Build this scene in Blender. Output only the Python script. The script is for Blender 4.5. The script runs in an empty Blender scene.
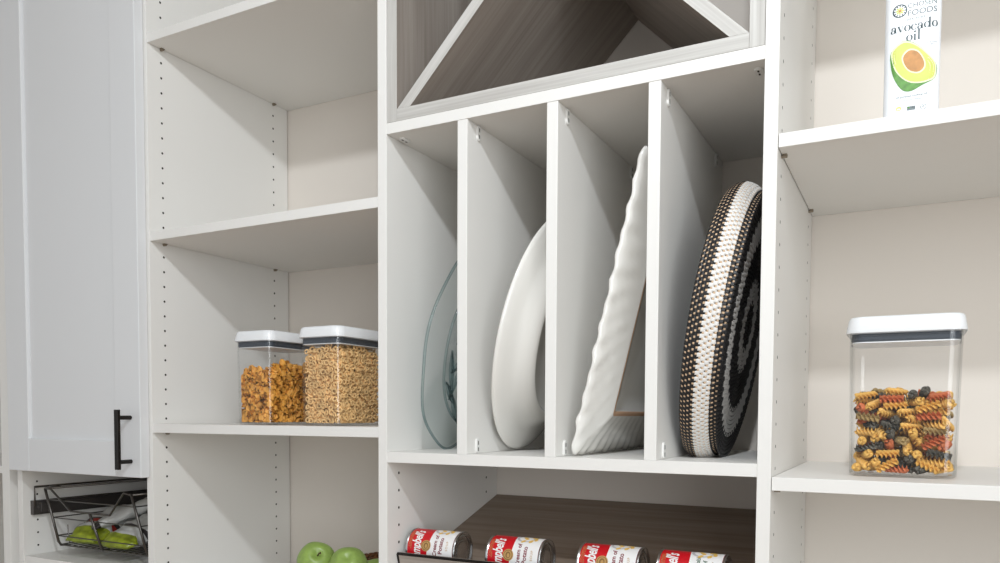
import bpy, bmesh, math, random
from mathutils import Vector, Matrix, Euler
random.seed(7)
PI = math.pi
U = 0.001            # everything below is laid out in millimetres
ZO = 1594.0          # height of the layout origin above the floor
C = bpy.context.scene.collection

# ------------------------------------------------------------------ materials
def mat(name, col, rough=0.5, metal=0.0, spec=0.5, bump=0.0, bscale=200.0, var=0.0, vscale=20.0, coat=0.0):
    m = bpy.data.materials.new(name); m.use_nodes = True
    nt = m.node_tree; b = nt.nodes['Principled BSDF']
    b.inputs['Base Color'].default_value = (*col, 1)
    b.inputs['Roughness'].default_value = rough
    b.inputs['Metallic'].default_value = metal
    b.inputs['Specular IOR Level'].default_value = spec
    b.inputs['Coat Weight'].default_value = coat
    tc = nt.nodes.new('ShaderNodeTexCoord')
    if var > 0:
        n = nt.nodes.new('ShaderNodeTexNoise'); n.inputs['Scale'].default_value = vscale
        n.inputs['Detail'].default_value = 4
        r = nt.nodes.new('ShaderNodeValToRGB')
        r.color_ramp.elements[0].position = 0.3; r.color_ramp.elements[1].position = 0.7
        r.color_ramp.elements[0].color = (*[max(0, c*(1-var)) for c in col], 1)
        r.color_ramp.elements[1].color = (*[min(1, c*(1+var)) for c in col], 1)
        nt.links.new(tc.outputs['Object'], n.inputs['Vector'])
        nt.links.new(n.outputs['Fac'], r.inputs['Fac'])
        nt.links.new(r.outputs['Color'], b.inputs['Base Color'])
    if bump > 0:
        n = nt.nodes.new('ShaderNodeTexNoise'); n.inputs['Scale'].default_value = bscale
        bp = nt.nodes.new('ShaderNodeBump'); bp.inputs['Strength'].default_value = bump
        bp.inputs['Distance'].default_value = 0.0005
        nt.links.new(tc.outputs['Object'], n.inputs['Vector'])
        nt.links.new(n.outputs['Fac'], bp.inputs['Height'])
        nt.links.new(bp.outputs['Normal'], b.inputs['Normal'])
    return m

def s2l(r, g, b):
    f = lambda c: (c/255/12.92) if c/255 <= 0.04045 else ((c/255+0.055)/1.055)**2.4
    return (f(r), f(g), f(b))

def wood(name, dark, light, rough=0.5):
    m = bpy.data.materials.new(name); m.use_nodes = True
    nt = m.node_tree; b = nt.nodes['Principled BSDF']; b.inputs['Roughness'].default_value = rough
    b.inputs['Specular IOR Level'].default_value = 0.3
    uv = nt.nodes.new('ShaderNodeUVMap'); uv.uv_map = 'grain'
    fac = []
    for (su, sv, det, w) in ((2.2, 60, 5, 0.55), (5.0, 260, 3, 0.3), (1.2, 14, 2, 0.35)):
        mp = nt.nodes.new('ShaderNodeMapping'); mp.inputs['Scale'].default_value = (su, sv, 1)
        n = nt.nodes.new('ShaderNodeTexNoise'); n.inputs['Scale'].default_value = 1; n.inputs['Detail'].default_value = det
        n.inputs['Distortion'].default_value = 0.6
        nt.links.new(uv.outputs['UV'], mp.inputs['Vector']); nt.links.new(mp.outputs['Vector'], n.inputs['Vector'])
        mu = nt.nodes.new('ShaderNodeMath'); mu.operation = 'MULTIPLY'; mu.inputs[1].default_value = w
        nt.links.new(n.outputs['Fac'], mu.inputs[0]); fac.append(mu)
    a = nt.nodes.new('ShaderNodeMath'); a.operation = 'ADD'
    nt.links.new(fac[0].outputs[0], a.inputs[0]); nt.links.new(fac[1].outputs[0], a.inputs[1])
    a2 = nt.nodes.new('ShaderNodeMath'); a2.operation = 'ADD'
    nt.links.new(a.outputs[0], a2.inputs[0]); nt.links.new(fac[2].outputs[0], a2.inputs[1])
    r = nt.nodes.new('ShaderNodeValToRGB')
    r.color_ramp.elements[0].position = 0.42; r.color_ramp.elements[1].position = 0.76
    r.color_ramp.elements[0].color = (*dark, 1); r.color_ramp.elements[1].color = (*light, 1)
    nt.links.new(a2.outputs[0], r.inputs['Fac']); nt.links.new(r.outputs['Color'], b.inputs['Base Color'])
    return m

def clear(name, tint, edge, gl=1.0, rough=0.02, ior=1.45, blend=0.35):
    """thin clear plastic / glass: transmits straight through, reflects by Fresnel, darker where seen edge-on"""
    m = bpy.data.materials.new(name); m.use_nodes = True
    nt = m.node_tree; nt.nodes.clear()
    out = nt.nodes.new('ShaderNodeOutputMaterial')
    tr = nt.nodes.new('ShaderNodeBsdfTransparent'); go = nt.nodes.new('ShaderNodeBsdfGlossy')
    go.inputs['Roughness'].default_value = rough
    lw = nt.nodes.new('ShaderNodeLayerWeight'); lw.inputs['Blend'].default_value = blend
    mc = nt.nodes.new('ShaderNodeMixRGB'); mc.inputs[1].default_value = (*tint, 1); mc.inputs[2].default_value = (*edge, 1)
    nt.links.new(lw.outputs['Facing'], mc.inputs[0]); nt.links.new(mc.outputs[0], tr.inputs['Color'])
    l2 = nt.nodes.new('ShaderNodeLayerWeight'); l2.inputs['Blend'].default_value = 0.5
    pw = nt.nodes.new('ShaderNodeMath'); pw.operation = 'POWER'; pw.inputs[1].default_value = 5.0
    nt.links.new(l2.outputs['Facing'], pw.inputs[0])
    mu = nt.nodes.new('ShaderNodeMath'); mu.operation = 'MULTIPLY_ADD'; mu.inputs[1].default_value = 0.9*gl; mu.inputs[2].default_value = 0.04*gl
    nt.links.new(pw.outputs[0], mu.inputs[0])
    mx = nt.nodes.new('ShaderNodeMixShader')
    nt.links.new(mu.outputs[0], mx.inputs[0]); nt.links.new(tr.outputs[0], mx.inputs[1]); nt.links.new(go.outputs[0], mx.inputs[2])
    nt.links.new(mx.outputs[0], out.inputs['Surface'])
    return m

M = {}
M['white'] = mat('white_melamine', (0.83, 0.812, 0.776), 0.45, spec=0.35, bump=0.06, bscale=900)
M['door'] = mat('painted_door', (0.76, 0.765, 0.77), 0.4, spec=0.35)
M['wall'] = mat('painted_wall', (0.81, 0.748, 0.68), 0.8, spec=0.2, bump=0.1, bscale=300)
M['ceil'] = mat('ceiling_paint', (0.8, 0.8, 0.79), 0.9)
M['floor'] = mat('tan_floor', (0.50, 0.37, 0.27), 0.6, var=0.15, vscale=3)
M['hole'] = mat('pin_hole_dark', (0.03, 0.025, 0.02), 0.9)
M['pin'] = mat('bronze_pin', (0.30, 0.25, 0.19), 0.4, metal=0.5)
M['conn'] = mat('white_plastic_connector', (0.78, 0.77, 0.74), 0.4)
M['wood'] = wood('grey_woodgrain', s2l(140, 130, 121), s2l(172, 163, 154))
M['wood2'] = wood('grey_woodgrain_shelf', s2l(128, 112, 98), s2l(158, 143, 129))
M['edge'] = wood('pale_woodgrain_edge', s2l(176, 172, 166), s2l(212, 210, 205))
M['black'] = mat('black_metal', (0.018, 0.015, 0.013), 0.35, metal=0.6)
M['wire'] = mat('dark_chrome_wire', (0.12, 0.11, 0.10), 0.3, metal=0.9)
M['slide'] = mat('grey_slide', (0.12, 0.11, 0.105), 0.4, metal=0.7)
M['lid'] = mat('white_lid_plastic', (0.84, 0.85, 0.86), 0.25, spec=0.5)
M['gasket'] = mat('dark_gasket', (0.055, 0.065, 0.08), 0.4)
M['plug'] = mat('white_plug', (0.82, 0.83, 0.84), 0.35)
M['clear'] = clear('clear_plastic', (0.998, 0.998, 0.998), (0.82, 0.84, 0.85), 0.7, 0.03, 1.4, 0.08)
M['glass'] = clear('wavy_glass', (0.988, 0.996, 0.996), (0.72, 0.82, 0.83), 1.0, 0.02, 1.45, 0.15)
M['glass_edge'] = clear('glass_edge', (0.88, 0.93, 0.93), (0.34, 0.46, 0.49), 1.0, 0.02, 1.45, 0.4)
M['ceramic'] = mat('white_ceramic', (0.83, 0.81, 0.765), 0.14, spec=0.6, coat=0.4)
M['bare'] = mat('unglazed_clay', s2l(196, 158, 128), 0.8)
M['flake'] = mat('corn_flake', s2l(232, 164, 70), 0.6, var=0.3, vscale=60)
M['ring'] = mat('oat_ring', s2l(232, 190, 130), 0.7, var=0.25, vscale=70)
M['pasta_y'] = mat('yellow_pasta', s2l(238, 186, 94), 0.5, var=0.12, vscale=60)
M['pasta_g'] = mat('dark_green_pasta', s2l(88, 84, 74), 0.5, var=0.12, vscale=60)
M['pasta_t'] = mat('tan_pasta', s2l(176, 148, 96), 0.5, var=0.12, vscale=60)
M['pasta_r'] = mat('red_pasta', s2l(206, 112, 66), 0.5, var=0.15, vscale=60)
M['w_black'] = mat('black_weave', (0.012, 0.011, 0.012), 0.45)
M['w_white'] = mat('white_weave', (0.78, 0.76, 0.73), 0.5)
M['w_tan'] = mat('tan_cane', s2l(216, 184, 150), 0.6)
M['w_gray'] = mat('pale_grey_weave', (0.52, 0.5, 0.48), 0.55)
M['apple'] = mat('green_apple_skin', s2l(142, 168, 84), 0.35, var=0.12, vscale=90, spec=0.5)
M['stem'] = mat('apple_stem', s2l(84, 60, 36), 0.8)
M['wick'] = mat('brown_wicker', s2l(122, 78, 46), 0.6, var=0.4, vscale=120)
M['tin'] = mat('tin_steel', (0.62, 0.62, 0.62), 0.22, metal=1.0)
M['red'] = mat('label_red', s2l(200, 12, 28), 0.35)
M['lwhite'] = mat('label_white', s2l(240, 238, 236), 0.4)
M['gold'] = mat('medal_gold', s2l(190, 150, 92), 0.4)
M['goldd'] = mat('medal_gold_dark', s2l(130, 96, 52), 0.4)
M['dred'] = mat('label_dark_red', s2l(128, 22, 40), 0.4)
M['lgreen'] = mat('label_green', s2l(52, 92, 62), 0.4)
M['food'] = mat('label_food_yellow', s2l(232, 190, 96), 0.4, var=0.2, vscale=250)
M['bowl'] = mat('label_bowl_grey', s2l(196, 194, 196), 0.4)
M['oglass'] = mat('dark_green_bottle', s2l(44, 46, 22), 0.08, spec=0.6)
M['label'] = mat('bottle_label', s2l(243, 245, 248), 0.4)
M['ink'] = mat('label_ink', s2l(52, 72, 76), 0.5)
M['inkg'] = mat('label_ink_grey', s2l(120, 130, 132), 0.5)
M['flesh'] = mat('avocado_flesh', s2l(206, 212, 104), 0.5, var=0.05, vscale=60)
M['rimw'] = mat('avocado_pale_rim', s2l(240, 244, 200), 0.5)
M['skin'] = mat('avocado_skin', s2l(92, 146, 62), 0.5, var=0.25, vscale=150)
M['pit'] = mat('avocado_pit', s2l(196, 138, 74), 0.5, var=0.15, vscale=120)
M['cap'] = mat('black_cap', (0.02, 0.02, 0.02), 0.4)
M['bagw'] = mat('bag_white', s2l(205, 205, 202), 0.35, var=0.15, vscale=25)
M['bagg'] = mat('bag_green', s2l(138, 150, 34), 0.35, var=0.5, vscale=45)
M['bagk'] = mat('bag_dark', s2l(48, 44, 44), 0.3)
M['bago'] = mat('bag_orange', s2l(190, 120, 40), 0.4)
M['bagr'] = mat('bag_red', s2l(160, 50, 40), 0.4)

# ------------------------------------------------------------------ mesh builder (mm)
class MB:
    def __init__(s): s.v = []; s.f = []; s.m = []; s.uv = []
    def add(s, vs, fs, m=0, uvs=None):
        o = len(s.v); s.v += [tuple(p) for p in vs]
        for i, f in enumerate(fs):
            s.f.append([o+k for k in f]); s.m.append(m if isinstance(m, int) else m[i])
            s.uv.append(uvs[i] if uvs else None)
    def box(s, x0, x1, y0, y1, z0, z1, m=0, grain=None, em=None):
        """grain: axis index along which the wood grain runs; em: material of the front (-y) face"""
        vs = [(x, y, z) for x in (x0, x1) for y in (y0, y1) for z in (z0, z1)]
        fs = [(0,1,3,2), (4,6,7,5), (0,4,5,1), (2,3,7,6), (0,2,6,4), (1,5,7,3)]
        ms = [m]*6
        if em is not None: ms[2] = em
        uvs = None
        if grain is not None:
            uvs = []
            for f in fs:
                l = []
                for k in f:
                    p = vs[k]; a = p[grain]; o = [p[i] for i in range(3) if i != grain]
                    l.append((a*U, (o[0]+o[1]*1.0)*U))
                uvs.append(l)
        s.add(vs, fs, ms, uvs)
    def prism(s, poly, y0, y1, m=0, em=None, gdir=None):
        """polygon in (x,z) extruded along y"""
        n = len(poly)
        vs = [(x, y0, z) for x, z in poly] + [(x, y1, z) for x, z in poly]
        fs = [list(range(n)), list(range(2*n-1, n-1, -1))] + [(i, n+i, n+(i+1) % n, (i+1) % n) for i in range(n)]
        ms = [em if em is not None else m, m] + [m]*n
        uvs = None
        if gdir:
            g = Vector(gdir).normalized(); q = Vector((-g[1], g[0]))
            uvs = [[((vs[k][0]*g[0]+vs[k][2]*g[1])*U, (vs[k][0]*q[0]+vs[k][2]*q[1]+vs[k][1])*U) for k in f] for f in fs]
        s.add(vs, fs, ms, uvs)
    def tube(s, pts, r, n=10, m=0, closed=False, cap=True):
        pts = [Vector(p) for p in pts]; N = len(pts); rings = []
        up = None
        for i, p in enumerate(pts):
            if closed: t = (pts[(i+1) % N]-pts[i-1]).normalized()
            else: t = (pts[min(i+1, N-1)]-pts[max(i-1, 0)]).normalized()
            if up is None:
                up = Vector((0,0,1)) if abs(t.z) < 0.9 else Vector((1,0,0))
            a = (up-t*up.dot(t)); a = a.normalized() if a.length > 1e-6 else t.orthogonal().normalized()
            b = t.cross(a); up = a
            rr = r[i] if isinstance(r, (list, tuple)) else r
            rings.append([p+a*(rr*math.cos(2*PI*k/n))+b*(rr*math.sin(2*PI*k/n)) for k in range(n)])
        vs = [q for rg in rings for q in rg]; fs = []
        for i in range(N if closed else N-1):
            j = (i+1) % N
            for k in range(n): fs.append((i*n+k, i*n+(k+1) % n, j*n+(k+1) % n, j*n+k))
        if cap and not closed: fs += [list(range(n))[::-1], [(N-1)*n+k for k in range(n)]]
        s.add(vs, fs, m)
    def cyl(s, p0, p1, r, n=16, m=0): s.tube([p0, p1], r, n, m)
    def loft(s, rings, m=0, caps=True, closed=False):
        """rings: equal length point loops; m: int or list per band"""
        n = len(rings[0]); vs = [q for rg in rings for q in rg]; fs = []; ms = []
        N = len(rings)
        for i in range(N if closed else N-1):
            j = (i+1) % N
            for k in range(n):
                fs.append((i*n+k, i*n+(k+1) % n, j*n+(k+1) % n, j*n+k)); ms.append(m if isinstance(m, int) else m[i])
        if caps and not closed:
            fs += [list(range(n))[::-1], [(N-1)*n+k for k in range(n)]]
            ms += [m if isinstance(m, int) else m[0], m if isinstance(m, int) else m[-1]]
        s.add(vs, fs, ms)
    def build(s, name, mats, parent=None, origin=(0,0,0), smooth=False, bevel=0.0, subsurf=0, xf=None, seg=2, fix=True):
        me = bpy.data.meshes.new(name)
        o3 = Vector(origin)
        vs = [Vector(p)-o3 for p in s.v]
        if xf is not None: vs = [xf @ p for p in vs]
        me.from_pydata([tuple(p*U) for p in vs], [], s.f)
        mats = mats if isinstance(mats, (list, tuple)) else [mats]
        for k in mats: me.materials.append(M[k] if isinstance(k, str) else k)
        me.polygons.foreach_set('material_index', s.m)
        if any(u for u in s.uv):
            l = me.uv_layers.new(name='grain')
            for p, u in zip(me.polygons, s.uv):
                if u:
                    for li, c in zip(p.loop_indices, u): l.data[li].uv = c
        if fix:
            bm = bmesh.new(); bm.from_mesh(me); bmesh.ops.recalc_face_normals(bm, faces=bm.faces); bm.to_mesh(me); bm.free()
        if smooth: me.polygons.foreach_set('use_smooth', [True]*len(me.polygons))
        me.update()
        o = bpy.data.objects.new(name, me); C.objects.link(o)
        if parent is not None: o.parent = parent
        else: o.location = (o3.x*U, o3.y*U, (o3.z+ZO)*U)
        if bevel > 0:
            b = o.modifiers.new('bevel', 'BEVEL'); b.width = bevel*U; b.segments = seg; b.limit_method = 'ANGLE'; b.angle_limit = 0.7
            b.harden_normals = False
        if subsurf:
            b = o.modifiers.new('sub', 'SUBSURF'); b.levels = subsurf; b.render_levels = subsurf
        return o

def thing(name, label, cat, loc=(0,0,0), rot=(0,0,0), group=None):
    o = bpy.data.objects.new(name, None); C.objects.link(o)
    o.location = (loc[0]*U, loc[1]*U, (loc[2]+ZO)*U); o.rotation_euler = rot
    o.empty_display_size = 0.05
    o['label'] = label; o['category'] = cat
    if group: o['group'] = group
    return o
def tag(o, label, cat, group=None, kind=None):
    if label: o['label'] = label
    if cat: o['category'] = cat
    if group: o['group'] = group
    if kind: o['kind'] = kind
    return o
def rrect(w, d, r, z, n=6, cx=0, cy=0):
    """rounded rectangle loop centred at cx,cy"""
    pts = []
    for (sx, sy, a0) in ((1,-1,-PI/2), (1,1,0), (-1,1,PI/2), (-1,-1,PI)):
        for i in range(n+1):
            a = a0+PI/2*i/n
            pts.append((cx+sx*(w/2-r)+r*math.cos(a), cy+sy*(d/2-r)+r*math.sin(a), z))
    return pts
_dg = None
def text2d(txt, size, shear=0.0, bold=0.0, space=1.0, align='CENTER'):
    """2-D outline of some lettering in mm as (verts, faces)"""
    cu = bpy.data.curves.new('t', 'FONT'); cu.body = txt; cu.size = size; cu.shear = shear; cu.offset = bold
    cu.space_character = space; cu.align_x = align; cu.align_y = 'CENTER'; cu.resolution_u = 3
    o = bpy.data.objects.new('t', cu); C.objects.link(o)
    bpy.context.view_layer.update()
    me = bpy.data.meshes.new_from_object(o.evaluated_get(bpy.context.evaluated_depsgraph_get()))
    bpy.data.objects.remove(o); bpy.data.curves.remove(cu)
    bm = bmesh.new(); bm.from_mesh(me); bmesh.ops.triangulate(bm, faces=bm.faces)
    for _ in range(2):
        es = [e for e in bm.edges if e.calc_length() > 3.0]
        if not es: break
        bmesh.ops.subdivide_edges(bm, edges=es, cuts=1); bmesh.ops.triangulate(bm, faces=bm.faces)
    bm.verts.index_update()
    vs = [(v.co.x, v.co.y) for v in bm.verts]; fs = [[v.index for v in f.verts] for f in bm.faces]
    bm.free(); bpy.data.meshes.remove(me)
    return vs, fs
def disc2d(cx, cy, rx, ry=None, n=28, rings=3, rot=0, r0=0.0):
    ry = ry or rx; vs = []; fs = []
    for i in range(rings+1):
        t = r0+(1-r0)*i/rings
        for k in range(n):
            a = 2*PI*k/n; x = rx*t*math.cos(a); y = ry*t*math.sin(a)
            vs.append((cx+x*math.cos(rot)-y*math.sin(rot), cy+x*math.sin(rot)+y*math.cos(rot)))
    for i in range(rings):
        for k in range(n): fs.append((i*n+k, i*n+(k+1) % n, (i+1)*n+(k+1) % n, (i+1)*n+k))
    return vs, fs
PACK = [[-8.88, -0.57, 6.4, -0.16, 0.06], [18.88, 0.1, 6.4, 1.57, 0.11], [23.2, -31.9, 6.4, 1.21, 0.07], [-33.9, -6.24, 6.4, -1.11, 0.11], [-50.9, -31.17, 6.4, 1.48, -0.05], [40.01, 28.91, 6.4, 1.18, -0.03], [-46.72, 28.55, 6.4, -1.41, -0.06], [-5.76, -37.32, 6.4, -0.5, -0.01], [6.14, 27.11, 7.9, 1.11, -0.15], [-2.49, -17.35, 6.4, -0.01, -0.01], [-34.77, 25.81, 9.4, -1.39, 0.26], [-16.71, -42.39, 10.9, 0.07, 0.51], [35.37, -0.79, 6.4, 1.0, -0.01], [-43.91, -3.18, 12.4, 0.49, 0.54], [45.55, -31.31, 7.9, -0.9, 0.2], [-16.92, 19.41, 7.9, 0.89, 0.18], [-43.79, -32.54, 12.4, -1.17, -0.3], [-32.92, -32.13, 12.4, -1.23, 0.24], [46.91, 1.11, 13.9, -1.15, -0.22], [28.73, -42.87, 10.9, 0.02, -0.44], [28.21, -18.0, 16.9, -0.85, -0.24], [-21.25, 24.3, 15.4, -1.1, 0.26], [2.6, -29.62, 10.9, -0.37, -0.49], [14.84, 36.51, 15.4, -0.39, -0.06], [-24.84, -15.28, 16.9, -1.41, -0.36], [8.12, 19.19, 18.4, -0.91, 0.01], [30.0, 12.9, 18.4, 1.08, 0.34], [41.59, 35.13, 15.4, -0.43, 0.09], [3.42, -1.44, 16.9, -0.85, -0.2], [34.62, -36.7, 16.9, -0.57, -0.14], [-49.12, 29.98, 18.4, -1.48, 0.21], [-18.29, -19.24, 22.9, 0.59, -0.25], [40.43, -24.96, 21.4, 0.4, -0.61], [8.2, -31.19, 18.4, -1.56, 0.12], [-40.01, -31.48, 24.4, -1.37, 0.15], [36.17, -9.58, 15.4, -0.23, -1.0], [-16.9, 28.24, 22.9, 0.53, -0.38], [-31.03, 32.84, 24.4, 0.7, 0.15], [-16.48, -39.02, 25.9, 0.35, 0.04], [16.77, -31.12, 25.9, -1.52, -0.01], [40.65, -40.88, 25.9, 0.19, -0.25], [43.78, -12.81, 25.9, -1.47, 0.32], [-0.1, -12.21, 27.4, 1.54, 0.01], [-9.11, 3.54, 25.9, 1.31, 0.78], [15.84, 9.58, 28.9, 1.27, 0.42], [-9.2, 20.25, 28.9, 0.51, -0.1], [45.36, 15.94, 27.4, -1.1, -0.19], [33.09, 39.6, 25.9, -0.24, 0.39], [-10.78, 38.61, 9.4, -0.3, 0.02], [-31.85, 2.46, 28.9, -0.46, 0.31], [-42.48, -7.97, 33.4, -1.14, 0.19], [5.75, -32.38, 34.9, -1.48, -0.46], [23.72, 2.5, 31.9, 0.45, -0.26], [-41.34, -36.88, 34.9, -0.56, 0.2], [34.63, -19.84, 36.4, 1.47, -0.27], [5.27, 7.4, 36.4, 1.38, 0.01], [-14.66, -26.94, 36.4, 1.53, -0.44], [-44.82, 23.74, 31.9, 0.87, 0.19], [34.62, 24.69, 37.9, 0.98, 0.13], [-24.92, 12.26, 37.9, -0.48, 0.07], [14.77, 32.55, 25.9, -0.75, 0.06], [-26.48, -20.51, 33.4, -1.55, 0.42], [47.3, -31.61, 37.9, 1.32, 0.16], [19.94, -19.19, 37.9, 1.24, -0.41], [34.85, -0.68, 42.4, -0.76, 0.06], [-45.54, 27.85, 40.9, -1.0, 0.56], [34.74, -42.44, 42.4, -0.06, 0.47], [45.76, 5.81, 36.4, -1.36, -0.05], [-4.85, 35.02, 36.4, 0.53, 0.43], [-15.56, -7.25, 40.9, -0.45, -0.1], [-46.58, -29.64, 42.4, -1.51, 0.08], [28.26, 25.85, 45.4, -0.48, 0.36], [-1.17, -31.87, 43.9, -1.21, -0.03], [-23.33, 22.62, 45.4, 1.12, -0.26], [-10.13, 14.0, 46.9, 0.69, -0.69], [50.69, 16.32, 43.9, -1.51, 0.2], [-43.81, -9.39, 46.9, 1.45, -0.45], [21.86, -14.77, 45.4, -1.09, 0.1], [-31.22, -28.61, 48.4, -1.56, -0.15], [37.86, -29.06, 49.9, 0.59, 0.03], [3.89, 15.1, 45.4, 1.53, -0.07], [-25.38, -1.8, 51.4, -0.29, 0.07], [19.65, 22.97, 51.4, -0.86, -0.26], [38.91, 37.83, 49.9, -0.17, 0.88], [-4.19, 25.87, 52.9, -0.94, 0.5], [-14.19, -31.97, 49.9, -1.52, 0.38], [21.88, -1.3, 51.4, -1.04, 0.18], [11.8, -31.79, 51.4, 1.56, -0.34], [-35.99, 27.09, 51.4, -1.21, 0.46], [-35.99, 41.57, 31.9, 0.03, 0.76], [44.34, -1.86, 49.9, -0.79, -0.02], [21.64, -19.86, 55.9, -0.66, 0.2], [-41.73, -35.93, 55.9, -0.64, -0.05], [-25.34, -33.09, 55.9, -1.22, -0.48], [-4.94, -22.18, 57.4, 0.25, -0.1], [10.71, 6.69, 57.4, 0.05, 0.25], [36.11, -40.13, 55.9, 0.25, -0.12], [-12.53, -9.59, 61.9, 0.75, -0.44], [-23.07, 20.17, 60.4, 1.4, 0.03], [-41.65, 23.59, 60.4, -1.47, -0.0], [-36.68, -27.75, 64.9, -1.14, -0.06], [31.78, 4.63, 60.4, 0.98, -0.24], [-12.64, -37.35, 61.9, 0.52, -0.26], [40.2, 25.36, 57.4, -0.65, 0.19], [-51.68, -3.39, 21.4, -1.57, -0.01], [-44.04, 1.08, 61.9, -0.76, -0.54], [-5.15, 27.0, 63.4, 1.33, -0.1], [10.2, -9.35, 66.4, 0.94, 0.05], [42.11, 19.47, 67.9, 0.76, -0.02], [9.03, -35.45, 61.9, 0.69, -0.03], [19.16, 30.07, 61.9, -1.2, -0.08], [35.68, -35.62, 66.4, -0.68, -0.07], [25.68, 24.12, 69.4, 1.45, -0.19], [-25.32, 29.43, 69.4, -0.86, 0.06], [44.04, 5.53, 67.9, 1.07, 0.41], [-8.19, -31.38, 69.4, 1.54, -0.21], [-16.96, -3.97, 69.4, 0.12, -0.06], [37.18, -21.58, 66.4, 0.57, -0.96], [-42.62, 27.88, 70.9, -1.08, -0.05], [12.83, -29.2, 70.9, 1.07, -0.22], [-38.85, -27.99, 73.9, -0.26, 0.26], [1.98, 21.27, 70.9, -1.13, -0.2], [-39.92, -41.78, 75.4, -0.11, -0.16], [32.71, -8.59, 73.9, -0.7, -0.11], [28.44, -41.57, 76.9, -0.13, 0.06], [-48.99, 21.73, 51.4, -1.51, 0.02], [-0.11, 40.69, 72.4, -0.14, 0.1], [-18.07, 5.87, 73.9, -0.5, 0.32], [-38.29, -7.01, 75.4, -1.03, 0.06], [14.94, 20.08, 73.9, 1.37, -0.18], [48.07, -22.58, 66.4, 1.08, -0.49], [-24.79, 33.28, 78.4, -0.61, -0.06], [42.51, 32.88, 76.9, -0.93, -0.02], [8.11, -14.78, 76.9, -0.18, 0.27], [-23.32, 13.91, 79.9, -0.2, 0.02], [-18.76, -33.19, 79.9, 0.99, -0.17], [0.73, 16.52, 81.4, 1.46, 0.1], [5.84, -34.51, 81.4, 0.8, 0.01], [-50.99, 28.23, 82.9, 1.56, -0.13], [46.4, -2.43, 81.4, 1.02, -0.25], [22.89, 20.64, 81.4, -0.24, -0.16], [-17.01, -10.18, 81.4, 1.13, 0.39], [-35.82, -15.12, 85.9, -1.31, -0.15], [37.82, -28.27, 84.4, -0.22, -0.1], [41.9, 7.69, 85.9, 0.5, 0.06], [-0.89, -16.81, 82.9, 1.33, 0.46], [-20.54, 22.07, 87.4, -0.53, 0.14], [8.88, -9.18, 43.9, -0.97, -1.06], [29.8, 31.83, 82.9, -0.69, 0.18], [-50.23, -8.26, 84.4, 1.38, -0.05], [27.32, -42.47, 88.9, 0.06, 0.34], [-8.77, -39.21, 90.4, 0.33, 0.06], [-30.33, -0.56, 88.9, -1.33, 0.05], [13.99, -5.43, 87.4, 1.38, -0.08], [-9.84, -16.83, 91.9, 0.54, 0.51], [-20.1, 36.06, 87.4, -0.5, -0.08], [37.11, 34.45, 90.4, -0.21, -0.19], [-33.48, -32.77, 91.9, 1.09, 0.24], [14.06, 20.72, 93.4, 0.11, 0.13], [46.93, -32.76, 93.4, -1.04, -0.01], [3.68, 35.83, 87.4, -0.34, 0.07], [-46.49, -32.21, 84.4, 1.36, -0.38], [36.88, -9.51, 91.9, 0.49, 0.21], [-45.14, 10.54, 91.9, 0.9, -0.24], [13.76, -32.61, 96.4, -1.07, 0.04], [32.79, 9.83, 94.9, 0.33, -0.04], [-44.88, -24.8, 96.4, 0.81, -0.12], [-12.62, 24.97, 97.9, -1.16, 0.02], [-31.11, 19.23, 96.4, -1.37, 0.2], [-13.33, -41.1, 99.4, 0.17, 0.0], [-37.91, 40.23, 100.9, -0.16, -0.24], [-12.95, -21.81, 100.9, -0.08, -0.21], [39.26, -36.03, 102.4, 0.64, 0.13], [16.05, -6.57, 99.4, -0.78, -0.11], [2.65, 28.61, 100.9, -0.77, 0.18], [50.03, -4.32, 103.9, 1.55, -0.09], [-42.95, -36.11, 103.9, 0.63, 0.14], [-38.56, -14.99, 103.9, 0.73, -0.08], [-12.4, -1.62, 96.4, 0.03, -0.08], [10.53, -31.11, 105.4, -1.56, 0.05], [29.57, -1.26, 105.4, 0.12, -0.19], [51.82, 22.62, 6.4, 1.48, -0.1], [37.28, 32.92, 99.4, -0.67, -0.2], [26.52, 21.3, 105.4, -1.21, -0.02], [-8.25, -26.68, 108.4, 0.59, -0.12], [-39.02, 20.88, 105.4, 0.16, -0.04], [-15.99, 27.91, 106.9, -0.42, 0.05], [-8.19, -1.92, 106.9, 1.3, 0.39], [23.41, -31.39, 108.4, -1.48, 0.2], [1.64, -38.63, 112.9, 0.42, 0.4], [43.52, -34.04, 112.9, -0.86, 0.03], [5.03, 22.88, 111.4, 1.57, 0.13], [-6.71, -12.05, 111.4, 0.51, -0.13], [42.8, 10.07, 111.4, -1.1, 0.12], [30.77, 21.29, 115.9, 1.33, -0.04], [31.59, -12.29, 114.4, 0.13, -0.35], [16.09, 24.11, 120.4, 1.17, -0.5], [10.54, -5.26, 117.4, 1.1, 0.06], [-8.65, -38.01, 121.9, -0.28, 0.04], [20.85, -32.98, 121.9, -1.01, 0.12], [35.75, -32.67, 120.4, -1.1, -0.22], [-9.37, 27.3, 117.4, 1.22, -0.06], [50.46, 26.36, 112.9, 1.54, -0.12], [15.46, 33.4, 124.9, 0.3, 0.14], [29.89, 6.41, 124.9, 1.44, 0.04], [-2.12, -8.12, 124.9, 0.87, 0.31], [6.69, -32.09, 127.9, -1.2, 0.17], [-7.62, 11.9, 124.9, 0.5, 0.19], [-7.19, -0.99, 118.9, 0.41, -0.25], [-4.23, 7.85, 91.9, 0.07, 0.03], [-24.27, 9.13, 108.4, 0.29, -0.18], [33.11, -27.1, 99.4, 0.86, 0.45], [4.49, 39.79, 121.9, 0.16, -0.48], [47.44, -11.48, 120.4, -1.2, -0.01], [16.16, -3.9, 126.4, 1.19, 0.01], [-43.18, -9.32, 96.4, 0.73, 0.06], [-13.62, 41.19, 54.4, -0.06, -0.31], [-5.52, -28.52, 90.4, 0.36, -0.34]]
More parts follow.
